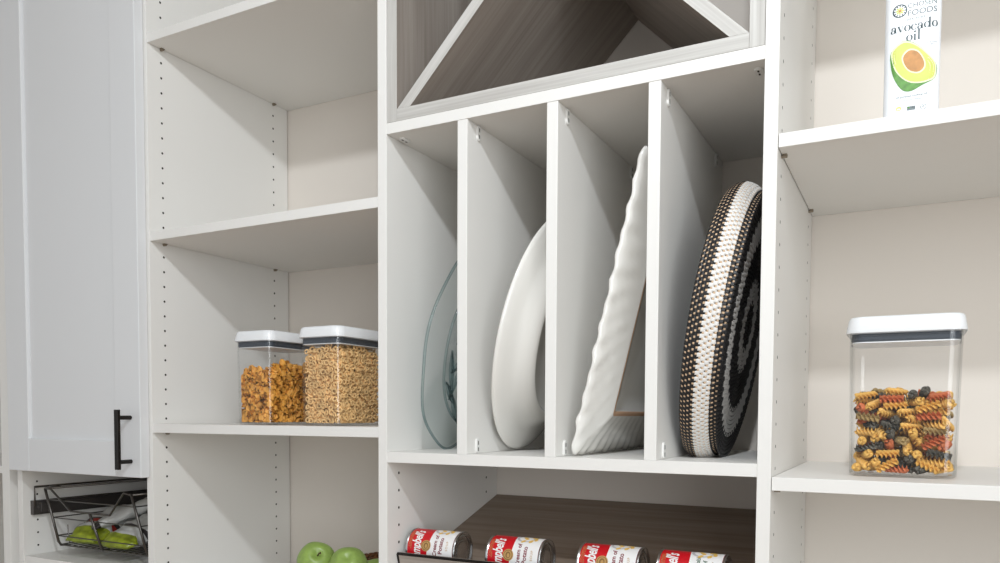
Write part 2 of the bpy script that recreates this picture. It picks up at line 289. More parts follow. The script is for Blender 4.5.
# ------------------------------------------------------------------ layout numbers (mm)
XA, XB, XC, XE = 0.0, 601.0, 1257.7, 1990.0       # faces of the uprights
T = 19.0; D = 432.0; ZT = 1022.0; ZF = -1594.0
S1, S2, S3, S4 = 639.7, 223.0, -188.5, -572.5
TP, BT, R1, R2 = 347.4, -232.7, 224.1, -251.0
D1, D2, D3 = 764.9, 928.7, 1093.1
HZ = 706.1
def struct(o): o['kind'] = 'structure'; return o

b = MB(); b.box(-2600, 4200, D, D+110, ZF, 1110); struct(b.build('wall_back', 'wall'))
b = MB(); b.box(-2600, 4200, -3600, D+110, ZF-30, ZF); struct(b.build('floor', 'floor'))
b = MB(); b.box(-2600, 4200, -3600, D+110, 1110, 1140); struct(b.build('ceiling', 'ceil'))

def upright(parent, origin, x0, x1, left=True, right=True, skip=None, name='side_panel'):
    b = MB(); b.box(x0, x1, 0, D-3.2, ZF, ZT)
    for side, x, on in ((-1, x0-0.2, left), (1, x1+0.2, right)):
        if not on: continue
        for n in range(-8, 60):
            z = HZ-32*n
            if z < ZF+60 or (skip and side == skip[0] and skip[1] < z < skip[2]): continue
            for y in (37.0, 377.3):
                vs = [(x, y+2.6*math.cos(2*PI*k/10), z+2.6*math.sin(2*PI*k/10)) for k in range(10)]
                b.add(vs, [list(range(10)) if side < 0 else list(range(10))[::-1]], 1)
    return b.build(name, ['white', 'hole'], parent, origin, bevel=0.7)
def shelf(parent, origin, x0, x1, z, y0=1.5, name='shelf', m='white'):
    b = MB(); b.box(x0+0.9, x1-0.9, y0, D-0.6, z, z+T)
    return b.build(name, m, parent, origin, bevel=0.7)
def pins(parent, origin, x, z, sgn=1):
    for y in (37.0, 377.3):
        b = MB(); b.cyl((x-sgn*0.3, y, z-2.6), (x+sgn*8, y, z-2.6), 2.4, 12)
        b.box(min(x+sgn*2, x+sgn*10), max(x+sgn*2, x+sgn*8), y-4.5, y+4.5, z-1.8, z-0.05)
        o = b.build('shelf_pin', 'pin', parent, origin); o['label'] = 'small bronze shelf pin'

# --- neighbour on the far left
o0 = (-760, 0, ZF)
t = thing('shelving_unit', 'narrow slice of a white shelving unit at the far left edge, beyond the door cabinet', 'shelving unit', o0)
upright(t, o0, -556, -526, right=False)
shelf(t, o0, -1150, -556, -299); shelf(t, o0, -1150, -556, 130); shelf(t, o0, -1150, -556, -700); shelf(t, o0, -1150, -556, 560)
b = MB(); b.box(-1169, -1150, 0, D-0.3, ZF, ZT); b.build('side_panel', 'white', t, o0, bevel=0.7)
b = MB(); b.box(-1150, -556, 0, D-0.6, ZT-T, ZT); b.build('top_panel', 'white', t, o0, bevel=0.7)
b = MB(); b.box(-525.8, -492.3, 120, 139, ZF, ZT); struct(b.build('trim_1', 'white'))

# --- cabinet with the shaker door
o1 = (-246, 0, ZF)
cab = thing('door_cabinet', 'tall white cabinet with a shaker panel door over an open wire basket bay', 'cabinet', o1)
upright(cab, o1, -492, -473); upright(cab, o1, -19, 0)
for z in (-519, ZT-T, ZF+90, -284.5):
    shelf(cab, o1, -473, -19, z, y0=2.5, name='shelf' if z != -284.5 else 'bottom_panel')
dx0, dx1, dz0, dz1, sw = -486.0, -7.5, -286.0, 1015.0, 82.0
b = MB()
b.box(dx0, dx0+sw, -24, -1.5, dz0, dz1); b.box(dx1-sw, dx1, -24, -1.5, dz0, dz1)
b.box(dx0+sw, dx1-sw, -24, -1.5, dz0, dz0+sw-4); b.box(dx0+sw, dx1-sw, -24, -1.5, dz1-sw, dz1)
dr = b.build('door', 'door', cab, o1, bevel=1.6)
b = MB(); b.box(dx0+sw-1, dx1-sw+1, -15.5, -5, dz0+sw-5, dz1-sw+1)
o = b.build('recessed_panel', 'door', dr, o1)
hb = MB(); hb.loft([rrect(12, 9, 2.5, z, 3, -38, -57) for z in (-267, -266, -140, -139)])
for z in (-156, -251): hb.cyl((-38, -55, z), (-38, -23.8, z), 4.6, 14)
o = hb.build('handle', 'black', dr, o1, bevel=0.4); o['label'] = 'black metal bar handle'
for sx, x in ((1, -473), (-1, -19)):
    b = MB(); x0, x1 = sorted((x+sx*0.2, x+sx*12.5))
    b.box(x0, x1, 19, 425, -400, -364.5)
    b.box(min(x+sx*12, x+sx*20), max(x+sx*12, x+sx*20), 35, 425, -394, -370)
    b.cyl((x+sx*11, 34, -382), (x+sx*15, 34, -382), 5, 10)
    o = b.build('drawer_slide', 'slide', cab, o1, bevel=0.6); o['label'] = 'dark grey metal drawer slide'

# wire basket on the slides
bk = (-246, 15, -470)
t = thing('wire_basket', 'dark chrome wire pull-out basket with a dipped front under the cabinet door', 'basket', bk)
r = 2.6
fx0, fx1, ft = -406, -92, -331
b = MB()
b.tube([(fx0, 15, ft), (-384, 15, ft), (-309, 15, -381), (-166, 15, -381), (-117, 15, -328), (fx1, 15, ft)], r, 8)
b.build('front_rim', 'wire', t, bk, smooth=True)
for xt, xb, zt in ((fx0, -392, ft), (-238, -232, -382), (fx1, -72, -328)):
    b = MB(); b.tube([(xt, 15, zt), (xb+3, 36, -462), (xb, 44, -472), (xb, 60, -474)], 3.2, 8); b.build('upright_wire', 'wire', t, bk, smooth=True)
b = MB()
for i in range(3):
    k = (i+0.6)/3; z = ft-k*135; y = 15+k*24
    x0 = fx0+12*k; x1 = fx1+18*k
    b.tube([(x0, y, z), (x1, y, z)], 1.5, 6); b.tube([(x0, 415-14*k, z), (x1, 415-14*k, z)], 1.5, 6)
    for xx in (x0, x1): b.tube([(xx, y, z), (xx, 415-14*k, z)], 1.5, 6)
b.tube([(-392, 44, -472), (-72, 44, -472)], 2.2, 6); b.tube([(-392, 400, -472), (-72, 400, -472)], 2.2, 6)
for i in range(15):
    x = -388+i*22.4; b.tube([(x, 44, -470), (x, 400, -470)], 1.4, 6)
for i in range(8):
    y = 66+i*46
    for xx, xq, zq in ((-398, -391, -425), (-86, -76, -425)): b.tube([(xx, y, zq), (xq, y, -472)], 1.5, 6)
b.build('wire_grid', 'wire', t, bk)
b = MB(); b.tube([(fx0, 15, ft), (fx0, 415, ft), (fx1, 415, ft), (fx1, 15, ft)], r, 8); b.build('side_rim', 'wire', t, bk, smooth=True)
for x, q, s in ((-459, -408, 1), (-33, -90, -1)):
    b = MB()
    b.tube([(x, 22, -378), (x, 22, -330), (x, 420, -330)], 2.6, 8)
    for y in (60, 330): b.tube([(x, y, -330), (q, y, ft)], 2.4, 6)
    b.build('carrier_frame', 'wire', t, bk, smooth=True)

def bag(name, label, L, Wd, H, loc, rot, zones, seed):
    """a filled film bag lying on its side: pillow body with crimped ends; zones = list of (until, material)"""
    rnd = random.Random(seed); n = 22; k = 20; rings = []; ms = []
    for i in range(n+1):
        u = i/n; e = math.sin(PI*min(1, max(0, u)))**0.45 if 0 < u < 1 else 0
        w = Wd/2*(0.86+0.14*e); h = H/2*e+1.0
        rg = []
        for j in range(k):
            a = 2*PI*j/k; ca, sa = math.cos(a), math.sin(a)
            wr = 1+0.09*math.sin(7*u*PI+3*a+seed)+0.05*math.sin(13*u*PI-5*a)+rnd.uniform(-.05, .05)
            rg.append(((u-0.5)*L, w*math.copysign(abs(ca)**0.8, ca)*wr, h*math.copysign(abs(sa)**0.9, sa)*wr))
        rings.append(rg)
    fm = []
    for i in range(n):
        u = (i+.5)/n
        fm.append(next(m for lim, m in zones if u <= lim))
    b = MB(); b.loft(rings, fm)
    o = b.build(name, ['bagw', 'bagg', 'bagk', 'bago', 'bagr'], None, smooth=True)
    o.location = (loc[0]*U, loc[1]*U, (loc[2]+ZO)*U); o.rotation_euler = rot
    return tag(o, label, 'snack bag', 'snack bags in the wire basket')
bag('snack_bag', 'white snack bag with a green lower end, left front of the wire basket', 190, 104, 52, (-345, 140, -428), (0, -0.34, 1.75), [(.22, 1), (.32, 0), (.35, 4), (.40, 2), (1, 0)], 1)
bag('snack_bag', 'white and green snack bag at the right front of the wire basket', 190, 104, 50, (-205, 135, -432), (0, -0.30, 1.6), [(.20, 1), (.30, 0), (.34, 4), (.37, 2), (1, 0)], 2)
bag('snack_bag', 'long grey-white snack bag lying on top in the wire basket', 230, 66, 30, (-262, 165, -386), (0, -0.38, 1.0), [(.1, 2), (.75, 0), (1, 2)], 3)
bag('snack_bag', 'orange and dark snack bag at the back of the wire basket', 190, 130, 40, (-205, 340, -372), (0.3, -0.1, 0.3), [(.2, 2), (.85, 3), (1, 2)], 4)

# --- open shelves with the cereal
o2 = (300, 0, ZF)
t = thing('shelving_unit', 'open white shelving bay between the door cabinet and the tray dividers, holding two cereal containers', 'shelving unit', o2)
upright(t, o2, XB, XB+T, skip=(1, BT, 1010))
for z in (S1, S2, S3, S4): shelf(t, o2, XA, XB, z); pins(t, o2, XA, z)
shelf(t, o2, XA, XB, ZT-T, name='top_panel'); shelf(t, o2, XA, XB, -1000); shelf(t, o2, XA, XB, ZF+90)

# --- bay with tray dividers
o3 = (940, 0, ZF)
t = thing('divider_unit', 'white central bay with three upright dividers separating platters and a woven tray', 'shelving unit', o3)
upright(t, o3, XC, XC+T, skip=(-1, BT, 1010))
def fixed(z, nm): 
    b = MB(); b.box(XB+T+.1, XC-.1, 0.2, D-0.6, z, z+T); return b.build(nm, 'white', t, o3, bevel=0.5)
topf = fixed(TP, 'fixed_shelf'); botf = fixed(BT, 'fixed_shelf'); fixed(ZT-T+.5, 'top_panel'); fixed(-700, 'fixed_shelf'); fixed(ZF+90, 'fixed_shelf')
def connector(parent, c, axis, sgn):
    """stadium shaped plastic fitting with two dark screw slots; axis 0: on a face looking along x, 2: under a shelf"""
    b = MB(); L, w, h = 26, 12.5, 3.0
    def P(a, q, o): # a along, q across, o out
        return (c[0]+sgn*o, c[1]+q, c[2]+a) if axis == 0 else (c[0]+q, c[1]+a, c[2]+sgn*o)
    loop = []
    for i in range(9): an = -PI/2+PI*i/8; loop.append((L/2-w/2+w/2*math.cos(an), w/2*math.sin(an)))
    for i in range(9): an = PI/2+PI*i/8; loop.append((-L/2+w/2+w/2*math.cos(an), w/2*math.sin(an)))
    b.loft([[P(a, q, -0.2) for a, q in loop], [P(a, q, h*.7) for a, q in loop], [P(a*.93, q*.88, h) for a, q in loop]], 0)
    for a in (-6, 5):
        vs = [P(a+s*3.2, q*1.3, o) for o in (h-.4, h+.12) for s, q in ((-1,-1), (1,-1), (1,1), (-1,1))]
        b.add(vs, [(0,1,2,3), (4,5,6,7), (0,1,5,4), (1,2,6,5), (2,3,7,6), (3,0,4,7)], 1)
    return b.build('connector', ['conn', 'hole'], parent, o3)
for x in (D1, D2, D3):
    b = MB(); b.box(x, x+T, 1.0, D-0.6, BT+T+.1, TP-.1)
    dv = b.build('divider', 'white', t, o3, bevel=0.7)
    for y in (38, 368):
        for z in (TP-13.5, BT+T+13.5): connector(dv, (x+T, y, z), 0, 1)
for x in (XB+T+13.6, XC-13.6): connector(topf, (x, 37, TP), 2, -1); connector(topf, (x, 368, TP), 2, -1)

# --- X shaped wood insert standing on the fixed shelf
o4 = (939, 0, TP+T)
t = thing('cross_cubby', 'grey woodgrain cubby insert with crossed diagonal boards above the tray dividers', 'cubby', o4)
ix0, ix1, iz0, iz1 = XB+T+.6, XC-.6, TP+T+.6, ZT-T-.5
def board(nm, *a, g):
    b = MB(); b.box(*a, 0, g, 1); return b.build(nm, ['wood', 'edge'], t, o4, bevel=0.4)
ft = 21.0
board('side_board', ix0, ix0+ft, 1, D-1, iz0, iz1, g=2); board('side_board', ix1-ft, ix1, 1, D-1, iz0, iz1, g=2)
board('bottom_board', ix0+ft+.2, ix1-ft-.2, 1, D-1, iz0, iz0+ft, g=0); board('top_board', ix0+ft+.2, ix1-ft-.2, 1, D-1, iz1-ft, iz1, g=0)
a0, a1, c0, c1 = ix0+ft+.4, ix1-ft-.4, iz0+ft+.2, iz1-ft-.2
k = (c1-c0)/(a1-a0); w = 27.0
b = MB(); b.prism([(a0, c0), (a0+w, c0), (a1, c1-w*k), (a1, c1), (a1-w*0, c1)][:4], 1.5, D-1.5, 0, 1, (1, k)); b.build('diagonal_board', ['wood', 'edge'], t, o4, bevel=0.3)
mx, mz = (a0+a1)/2, (c0+c1)/2
# second diagonal in two halves, butting against the first
def cut(x, lo):   # z on the first diagonal's lower / upper surface
    return c0+(x-a0-w)*k if lo else c0+(x-a0)*k
xl = (2*a0+w+ (a1-a0)-w*0)/2
def inter(cz, lo):  # line z = c0 + (a1-x)*k + cz  with the diagonal surface
    x = (a0+(w if lo else 0)+a1+cz/k)/2; return x, c0+(a1-x)*k+cz
p1 = inter(0, True); p2 = inter(-w*k, True)
b = MB(); b.prism([(a1, c0), p1, p2, (a1-w, c0)], 1.5, D-1.5, 0, 1, (1, -k)); b.build('diagonal_board', ['wood', 'edge'], t, o4, bevel=0.3)
q1 = inter(0, False); q2 = inter(-w*k, False)
b = MB(); b.prism([(a0, c1), (a0, c1-w*k), q2, q1], 1.5, D-1.5, 0, 1, (1, -k)); b.build('diagonal_board', ['wood', 'edge'], t, o4, bevel=0.3)

# --- bay on the right
o5 = (1630, 0, ZF)
t = thing('shelving_unit', 'open white shelving bay on the right holding the pasta container and the oil bottle', 'shelving unit', o5)
upright(t, o5, XE, XE+T, right=False)
for z in (640, R1, R2, -600, -1000, ZF+90): shelf(t, o5, XC+T, XE, z, y0=2)
for z in (R1, R2): pins(t, o5, XC+T, z)
shelf(t, o5, XC+T, XE, ZT-T, name='top_panel')

# --- slanted can shelf
o6 = (940, 30, -455)
t = thing('slanted_shelf', 'sloping grey-brown woodgrain shelf with a dark metal trimmed front lip, under the soup cans', 'shelf', o6)
sl = 0.298; an = math.atan(sl); zs = lambda y: -327+sl*(y-432)
b = MB()
y0, y1 = 24.0, 428.0
vs = []
for x in (XB+T+.8, XC-.8):
    for y in (y0, y1):
        for dz in (0, -T): vs.append((x, y-(dz*math.sin(an)), zs(y)+dz))
f = [(0,1,3,2), (4,6,7,5), (0,4,5,1), (2,3,7,6), (0,2,6,4), (1,5,7,3)]
uvs = [[(vs[i][0]*U, (vs[i][1]+vs[i][2])*U) for i in q] for q in f]
b.add(vs, f, [0, 0, 0, 0, 0, 0], uvs); b.build('shelf_board', 'wood2', t, o6, bevel=0.3)
# lip square to the board
yt, zt_, yb, zb = 28.0, -403.0, 28.0+58*math.sin(an), -403.0-58*math.cos(an)
b = MB(); vs = []
for x in (XB+T+3, XC-3):
    for (y, z) in ((yt, zt_), (yb, zb)):
        for q in (0, 9): vs.append((x, y+q*math.cos(an), z+q*math.sin(an)))
uvs = [[(vs[i][0]*U, vs[i][2]*U) for i in q] for q in f]
b.add(vs, f, 0, uvs); lip = b.build('front_lip', 'wood', t, o6)
b = MB()
b.tube([(XB+T+1.5, yt+3, zt_), (XC-1.5, yt+3, zt_)], 3.2, 8)
for x in (XB+T+3, XC-3): b.tube([(x, yt+2, zt_), (x, yb+2, zb)], 3.0, 8)
o = b.build('metal_trim', 'black', lip, o6); o['label'] = 'thin dark metal edge trim'
# ------------------------------------------------------------------ soup cans
def on_can(r, vs, x0, t0, out):
    """map label coordinates (s along the axis, q round the can, mm) to the can surface (axis along x)"""
    res = []
    for s, q in vs:
        a = t0+q/r; res.append((x0+s, -(r+out)*math.cos(a), (r+out)*math.sin(a)))
    return res
CR, CL = 34.2, 104.0
def can_parts(t, variant):
    b = MB(); n = 56
    prof = [(0, 0), (CR-6, 0.6), (CR-3, 3.0), (CR-1.4, 3.2), (CR-1.2, 0), (CR+.6, -.4), (CR+.9, .8), (CR+.8, 2.6), (CR-.3, 3.6), (CR-.3, 5)]
    L = [(x if r else 0.9, r) for r, x in prof]
    full = [(x, r) for x, r in L] + [(CL-x, r) for x, r in reversed(L)]
    # concentric steps pressed in the lid (right end)
    lid = [(CL-3.0, CR-3.2), (CL-3.2, CR-6), (CL-2.2, CR-7), (CL-2.2, CR-9), (CL-3.0, CR-10), (CL-3.0, CR-14), (CL-2.4, CR-15), (CL-2.4, CR-18), (CL-2.8, CR-19), (CL-2.8, 0.01)]
    body = [(3.0, 0.01), (3.0, CR-3.2)] + [(x, r) for x, r in L[4:]] + [(CL-x, r) for x, r in reversed(L[4:])] + lid
    rings = [[(x, -r*math.cos(2*PI*k/n), r*math.sin(2*PI*k/n)) for k in range(n)] for x, r in body]
    b.loft(rings, 0, caps=False)
    o = b.build('can_body', 'tin', t, smooth=True); o['label'] = 'silvery tin body with a stepped end'
    b = MB(); n = 72
    rings = [[(x, -(CR+.02)*math.cos(2*PI*k/n), (CR+.02)*math.sin(2*PI*k/n)) for k in range(n)] for x in (4.2, 30, 60, CL-4.2)]
    b.loft(rings, 0, caps=False); base = b
    # graphic layers
    g = MB(); t0 = 0.0; circ = 2*PI*CR
    def patch(v2, fs, m, out=.25): g.add(on_can(CR, v2, 0, t0, out), fs, m)
    # white lower label: boundary swoosh
    bound = lambda q: 45+3.5*math.sin(q/circ*2*PI*1.0+0.5)+2*math.sin(q/circ*4*PI)
    vs = []; fs = []; NQ = 72; NS = 6
    for i in range(NQ+1):
        q = -circ/2+circ*i/NQ; b0 = bound(q)
        for j in range(NS+1): vs.append((b0+(CL-4.3-b0)*j/NS, q))
    for i in range(NQ):
        for j in range(NS): fs.append((i*(NS+1)+j, i*(NS+1)+j+1, (i+1)*(NS+1)+j+1, (i+1)*(NS+1)+j))
    patch(vs, fs, 0, .12)
    def text(txt, size, s, q, m, shear=0, bold=0, space=1, out=.4, sx=1.0):
        v2, f2 = text2d(txt, size, shear, bold, space); v2 = [(x*sx, y) for x, y in v2]
        patch([(s-y, q+x) for x, y in v2], f2, m, out)     # baseline runs round the can, tops towards the left end
    text("Campbell's", 27, 24, 9, 0, 0.35, 0.6, 0.95, sx=.57)
    text("CONDENSED", 5, 8.5, 22, 2, 0, 0, 1.1)
    text("GREAT FOR COOKING", 3.4, 12.2, 22, 2, 0, 0, 1.1)
    mc = 4 if variant else 2
    patch(*[disc2d(44, 10, 10.2), mc][:1][0], mc, .5)
    v2, f2 = disc2d(44, 10, 8.6, r0=0.86, rings=1); patch(v2, f2, 3, .6)
    v2, f2 = disc2d(44, 10, 4.6, 5.6, r0=0.0); patch(v2, f2, 3, .62)
    v2, f2 = disc2d(44.5, 9.2, 2.6, 3.6, r0=0.0); patch(v2, f2, mc, .7)
    if variant:
        text("Vegetable", 9.5, 64, 22, 4, 0, .12); text("Beef", 9.5, 75, 22, 4, 0, .12); text("SOUP", 6, 87, 20, 2, 0, .05, 1.3)
    else:
        text("Cream of", 10.5, 63, 12, 5, 0, .25); text("Potato", 11.5, 75, 12, 5, 0, .25); text("SOUP", 6, 88, 12, 2, 0, .05, 1.3)
    v2, f2 = disc2d(67, 50, 17, 13); patch(v2, f2, 6, .3)
    v2, f2 = disc2d(68, 50, 13.5, 10); patch(v2, f2, 0, .4)
    rnd = random.Random(3)
    for _ in range(9):
        v2, f2 = disc2d(76+rnd.uniform(-12, 11), 46+rnd.uniform(-7, 9), rnd.uniform(3.5, 5.5), rnd.uniform(2.5, 4), n=7, rings=2, rot=rnd.random()*3); patch(v2, f2, 7, .45+.02*_)
    lo = base.build('label_sleeve', 'red', t, smooth=True); lo['label'] = 'red paper label'
    q = g.build('label_print', ['lwhite', 'red', 'gold', 'goldd', 'lgreen', 'dred', 'bowl', 'food'], lo, fix=False)
cans = [(630, 'leftmost red and white soup can, touching the left side wall of the bay'),
        (798, 'second soup can from the left on the sloping shelf, gold medal showing'),
        (968, 'third soup can from the left on the sloping shelf'),
        (1101, 'rightmost soup can, the one with a dark green medal on its label')]
protos = {}
for i, (x, lab) in enumerate(cans):
    v = 1 if i == 3 else 0
    yc = 78.0; loc = (x, yc, zs(yc)+(CR+1.4)/math.cos(an))
    t = thing('soup_can', lab, 'can', loc, (0, 0, 0), 'soup cans lying on the sloping shelf')
    if v not in protos: can_parts(t, v); protos[v] = t
    else:
        for ch in list(protos[v].children):
            c = ch.copy(); C.objects.link(c); c.parent = t
            for gch in ch.children:
                d = gch.copy(); C.objects.link(d); d.parent = c
    t.rotation_euler = ((0.0, 0.06, -0.05, 0.02)[i], 0, 0)

# ------------------------------------------------------------------ food storage containers
def container(loc, w, d, h, label, taper=0.97, rot=0.0, r=16, lidh=19.5):
    t = thing('food_container', label, 'container', loc, (0, 0, rot), 'clear food containers with white lids')
    hb = h-lidh+2
    b = MB()
    outer = [rrect(w*taper*.93, d*taper*.93, r, 0.3), rrect(w*taper, d*taper, r, 3.5), rrect(w, d, r, hb)]
    inner = [rrect(w-4, d-4, r-2, hb), rrect(w*taper-4, d*taper-4, r-2, 5), rrect(w*taper*.9-4, d*taper*.9-4, r-3, 3.2)]
    b.loft(outer+inner, 0, caps=True)
    b.build('body', 'clear', t, smooth=False)
    for o in t.children: 
        for p in o.data.polygons: p.use_smooth = True
        md = o.modifiers.new('es', 'EDGE_SPLIT'); md.split_angle = 0.6
    b = MB()
    lw, ld = w+9, d+9
    b.loft([rrect(w-1, d-1, r, hb+.4), rrect(lw, ld, r+4, hb-3.5), rrect(lw+.5, ld+.5, r+4, hb-1), rrect(lw-2, ld-2, r+4, hb+6), rrect(lw-5, ld-5, r+3, h-5), rrect(lw-8, ld-8, r+2, h-2), rrect(lw-13, ld-13, r+1, h-.4), rrect(lw-22, ld-22, r-3, h)])
    b.build('lid', 'lid', t, smooth=True)
    t.children[-1].modifiers.new('es', 'EDGE_SPLIT').split_angle = 0.9
    b = MB(); b.loft([rrect(w-5, d-5, r-2, hb-4.5), rrect(w-4.2, d-4.2, r-2, hb-8), rrect(w-4.2, d-4.2, r-2, hb-13), rrect(w-5, d-5, r-2, hb-15.5)])
    g = b.build('gasket', 'gasket', t); g['label'] = 'dark blue-grey rubber seal'
    b = MB(); b.loft([rrect(w-7, d-7, r-3, hb-15.6), rrect(w-6, d-6, r-3, hb-17.3)]); b.build('plug', 'plug', t)
    b = MB(); b.loft([rrect(w-7, d-7, r-3, hb-.2), rrect(w-6, d-6, r-3, hb-4.4)]); b.build('plug', 'plug', t)
    b = MB(); n = 20   # round press button in the lid
    b.loft([[(q*math.cos(2*PI*k/n), q*math.sin(2*PI*k/n), z) for k in range(n)] for q, z in ((17, h-.1), (17, h+.5), (15.5, h+.8))]); b.build('lid_button', 'lid', t, smooth=False)
    return t
J1 = (264, 104, S3+T); J2 = (443, 98, S3+T); J3 = (1438, 130, R2+T)
container(J1, 98, 150, 192, 'clear container of orange corn flakes with a white lid, left one of the pair')
container(J2, 100, 150, 192, 'clear container of small oat rings with a white lid, right one of the pair')
container(J3, 141, 108, 227, 'clear container of multicoloured spiral pasta on the lower right shelf', taper=0.95, r=17, lidh=22)

def stuff(name, mb, mats, loc, label, cat):
    o = mb.build(name, mats, None, smooth=True)
    o.location = (loc[0]*U, loc[1]*U, (loc[2]+ZO)*U)
    return tag(o, label, cat, kind='stuff')
rnd = random.Random(11)
# corn flakes
b = MB()
def flake(c, s, R):
    n = 4; vs = []
    k1, k2, ph = rnd.uniform(-.5, .5), rnd.uniform(-.5, .5), rnd.uniform(0, 6)
    for i in range(n+1):
        for j in range(n+1):
            x, y = i/n-.5, j/n-.5
            q = 1-0.35*(abs(x*2)**2*abs(y*2)**2)
            z = k1*x*x*2+k2*y*y*2+0.10*math.sin(9*x+ph)*math.cos(8*y+ph)+rnd.uniform(-.06, .06)
            vs.append(R @ Vector((x*s*q*rnd.uniform(.88, 1.08), y*s*.8*q, z*s))+c)
    vs2 = [p+R @ Vector((0, 0, 1.0)) for p in vs]; m = len(vs)
    fs = [(i*(n+1)+j, (i+1)*(n+1)+j, (i+1)*(n+1)+j+1, i*(n+1)+j+1) for i in range(n) for j in range(n)]
    b.add(vs+vs2, fs+[tuple(m+k for k in f[::-1]) for f in fs])
w, d = 98-12, 150-12
for ix in range(10):
    for iy in range(14):
        for iz in range(19):
            x = -w/2+(ix+.5)*w/10; y = -d/2+(iy+.5)*d/14; z = 8+(iz)*7.0
            top = 112+0.16*(x)+0.30*(y+60)*.35+6*math.sin(x*.09+y*.06)
            if z > top: continue
            if 1 < ix < 8 and 1 < iy < 12 and z < top-22: continue
            s = rnd.uniform(11, 17)
            x = max(-w/2+3, min(w/2-3, x+rnd.uniform(-4, 4))); y = max(-d/2+3, min(d/2-3, y+rnd.uniform(-4, 4)))
            e = Euler((rnd.uniform(0, 6.3), rnd.uniform(0, 6.3), rnd.uniform(0, 6.3)))
            flake(Vector((x, y, z+rnd.uniform(-2, 2))), s, e.to_matrix())
def clampbox(mb, hx, hy, z0, rr=12):
    out = []
    for p in mb.v:
        x = max(-hx, min(hx, p[0])); y = max(-hy, min(hy, p[1])); ax, ay = abs(x)-(hx-rr), abs(y)-(hy-rr)
        if ax > 0 and ay > 0:
            l = math.hypot(ax, ay)
            if l > rr: x = math.copysign(hx-rr+ax*rr/l, x); y = math.copysign(hy-rr+ay*rr/l, y)
        out.append((x, y, max(z0, p[2])))
    mb.v = out
clampbox(b, 98*.97/2-4.5, 150*.97/2-4.5, 5.6)
stuff('corn_flakes', b, 'flake', J1, 'heap of orange corn flakes inside the left cereal container', 'cereal')
# oat rings
b = MB()
def ringm(c, R0, r0, R):
    vs = []; n, k = 11, 6
    for i in range(n):
        a = 2*PI*i/n
        for j in range(k):
            q = 2*PI*j/k; vs.append(R @ Vector(((R0+r0*math.cos(q))*math.cos(a), (R0+r0*math.cos(q))*math.sin(a), r0*.9*math.sin(q)))+c)
    b.add(vs, [(i*k+j, i*k+(j+1) % k, ((i+1) % n)*k+(j+1) % k, ((i+1) % n)*k+j) for i in range(n) for j in range(k)])
w, d = 100-18, 150-18
nx, ny, nz = 8, 13, 22
for ix in range(nx):
    for iy in range(ny):
        for iz in range(nz):
            x = -w/2+(ix+.5*(iz % 2)+.25)*w/nx; y = -d/2+(iy+.5*(iz % 2)+.25)*d/ny; z = 9+iz*6.9
            if z > 154+3*math.sin(x*.1)+3*math.cos(y*.07): continue
            if 0 < ix < nx-1 and 0 < iy < ny-1 and z < 136: continue
            edge = ix == 0 or ix == nx-1; fr = iy == 0 or iy == ny-1
            for rep in range(1):
                if fr and rnd.random() < .8: e = Euler((PI/2+rnd.uniform(-.5, .5), rnd.uniform(-.5, .5), rnd.uniform(-.4, .4)))
                elif edge and rnd.random() < .8: e = Euler((rnd.uniform(-.5, .5), PI/2+rnd.uniform(-.5, .5), rnd.uniform(-.4, .4)))
                else: e = Euler((rnd.uniform(0, 6.3), rnd.uniform(0, 6.3), 0))
                ringm(Vector((x+rnd.uniform(-2.2, 2.2), y+rnd.uniform(-2.2, 2.2), z+rnd.uniform(-3.4, 3.4))), rnd.uniform(4.0, 4.7), rnd.uniform(1.6, 2.0), e.to_matrix())
# a second staggered layer just behind closes the gaps
for ix in range(7):
    for iy in range(11):
        for iz in range(20):
            if not (ix in (0, 6) or iy in (0, 10)): continue
            e = Euler((rnd.uniform(0, 6.3), rnd.uniform(0, 6.3), 0))
            ringm(Vector((-33+ix*11+rnd.uniform(-1, 1), -58+iy*11.6, 10+iz*7.1)), 4.6, 2.6, e.to_matrix())
clampbox(b, 100*.97/2-3.5, 150*.97/2-3.5, 5.4)
stuff('oat_rings', b, 'ring', J2, 'small toasted oat rings filling the right cereal container', 'cereal')

# spiral pasta, one object each
def fusilli_mesh(m):
    b = MB(); L, R, tw, n = 31.0, 6.1, 1.7, 26
    for k in range(3):
        a0 = 2*PI*k/3; top = []; bot = []
        secs = []
        for i in range(n+1):
            u = i/n; x = (u-.5)*L; a = a0+2*PI*tw*u
            er, et = Vector((0, math.cos(a), math.sin(a))), Vector((0, -math.sin(a), math.cos(a)))
            o = Vector((x, 0, 0)); th = 1.0
            rr = R*(0.92 if i in (0, n) else 1)
            secs.append([o-er*.3-et*th*1.2, o+er*rr*.6-et*th*.9, o+er*rr-et*th*.45, o+er*rr+et*th*.45, o+er*rr*.6+et*th*.9, o-er*.3+et*th*1.2])
        b.loft([[tuple(p) for p in s_] for s_ in secs])
    me_o = b.build('tmp', m, None, smooth=True); me = me_o.data; bpy.data.objects.remove(me_o); me.name = 'spiral_pasta'
    return me
FM = [fusilli_mesh(k) for k in ('pasta_y', 'pasta_g', 'pasta_r', 'pasta_t')]
FL = [c_+' spiral pasta piece in the tall container on the lower right shelf' for c_ in ('yellow', 'dark green', 'orange-red', 'pale tan')]
FG = [c_+' pasta spirals' for c_ in ('yellow', 'dark green', 'orange-red', 'pale tan')]
rnd = random.Random(4)
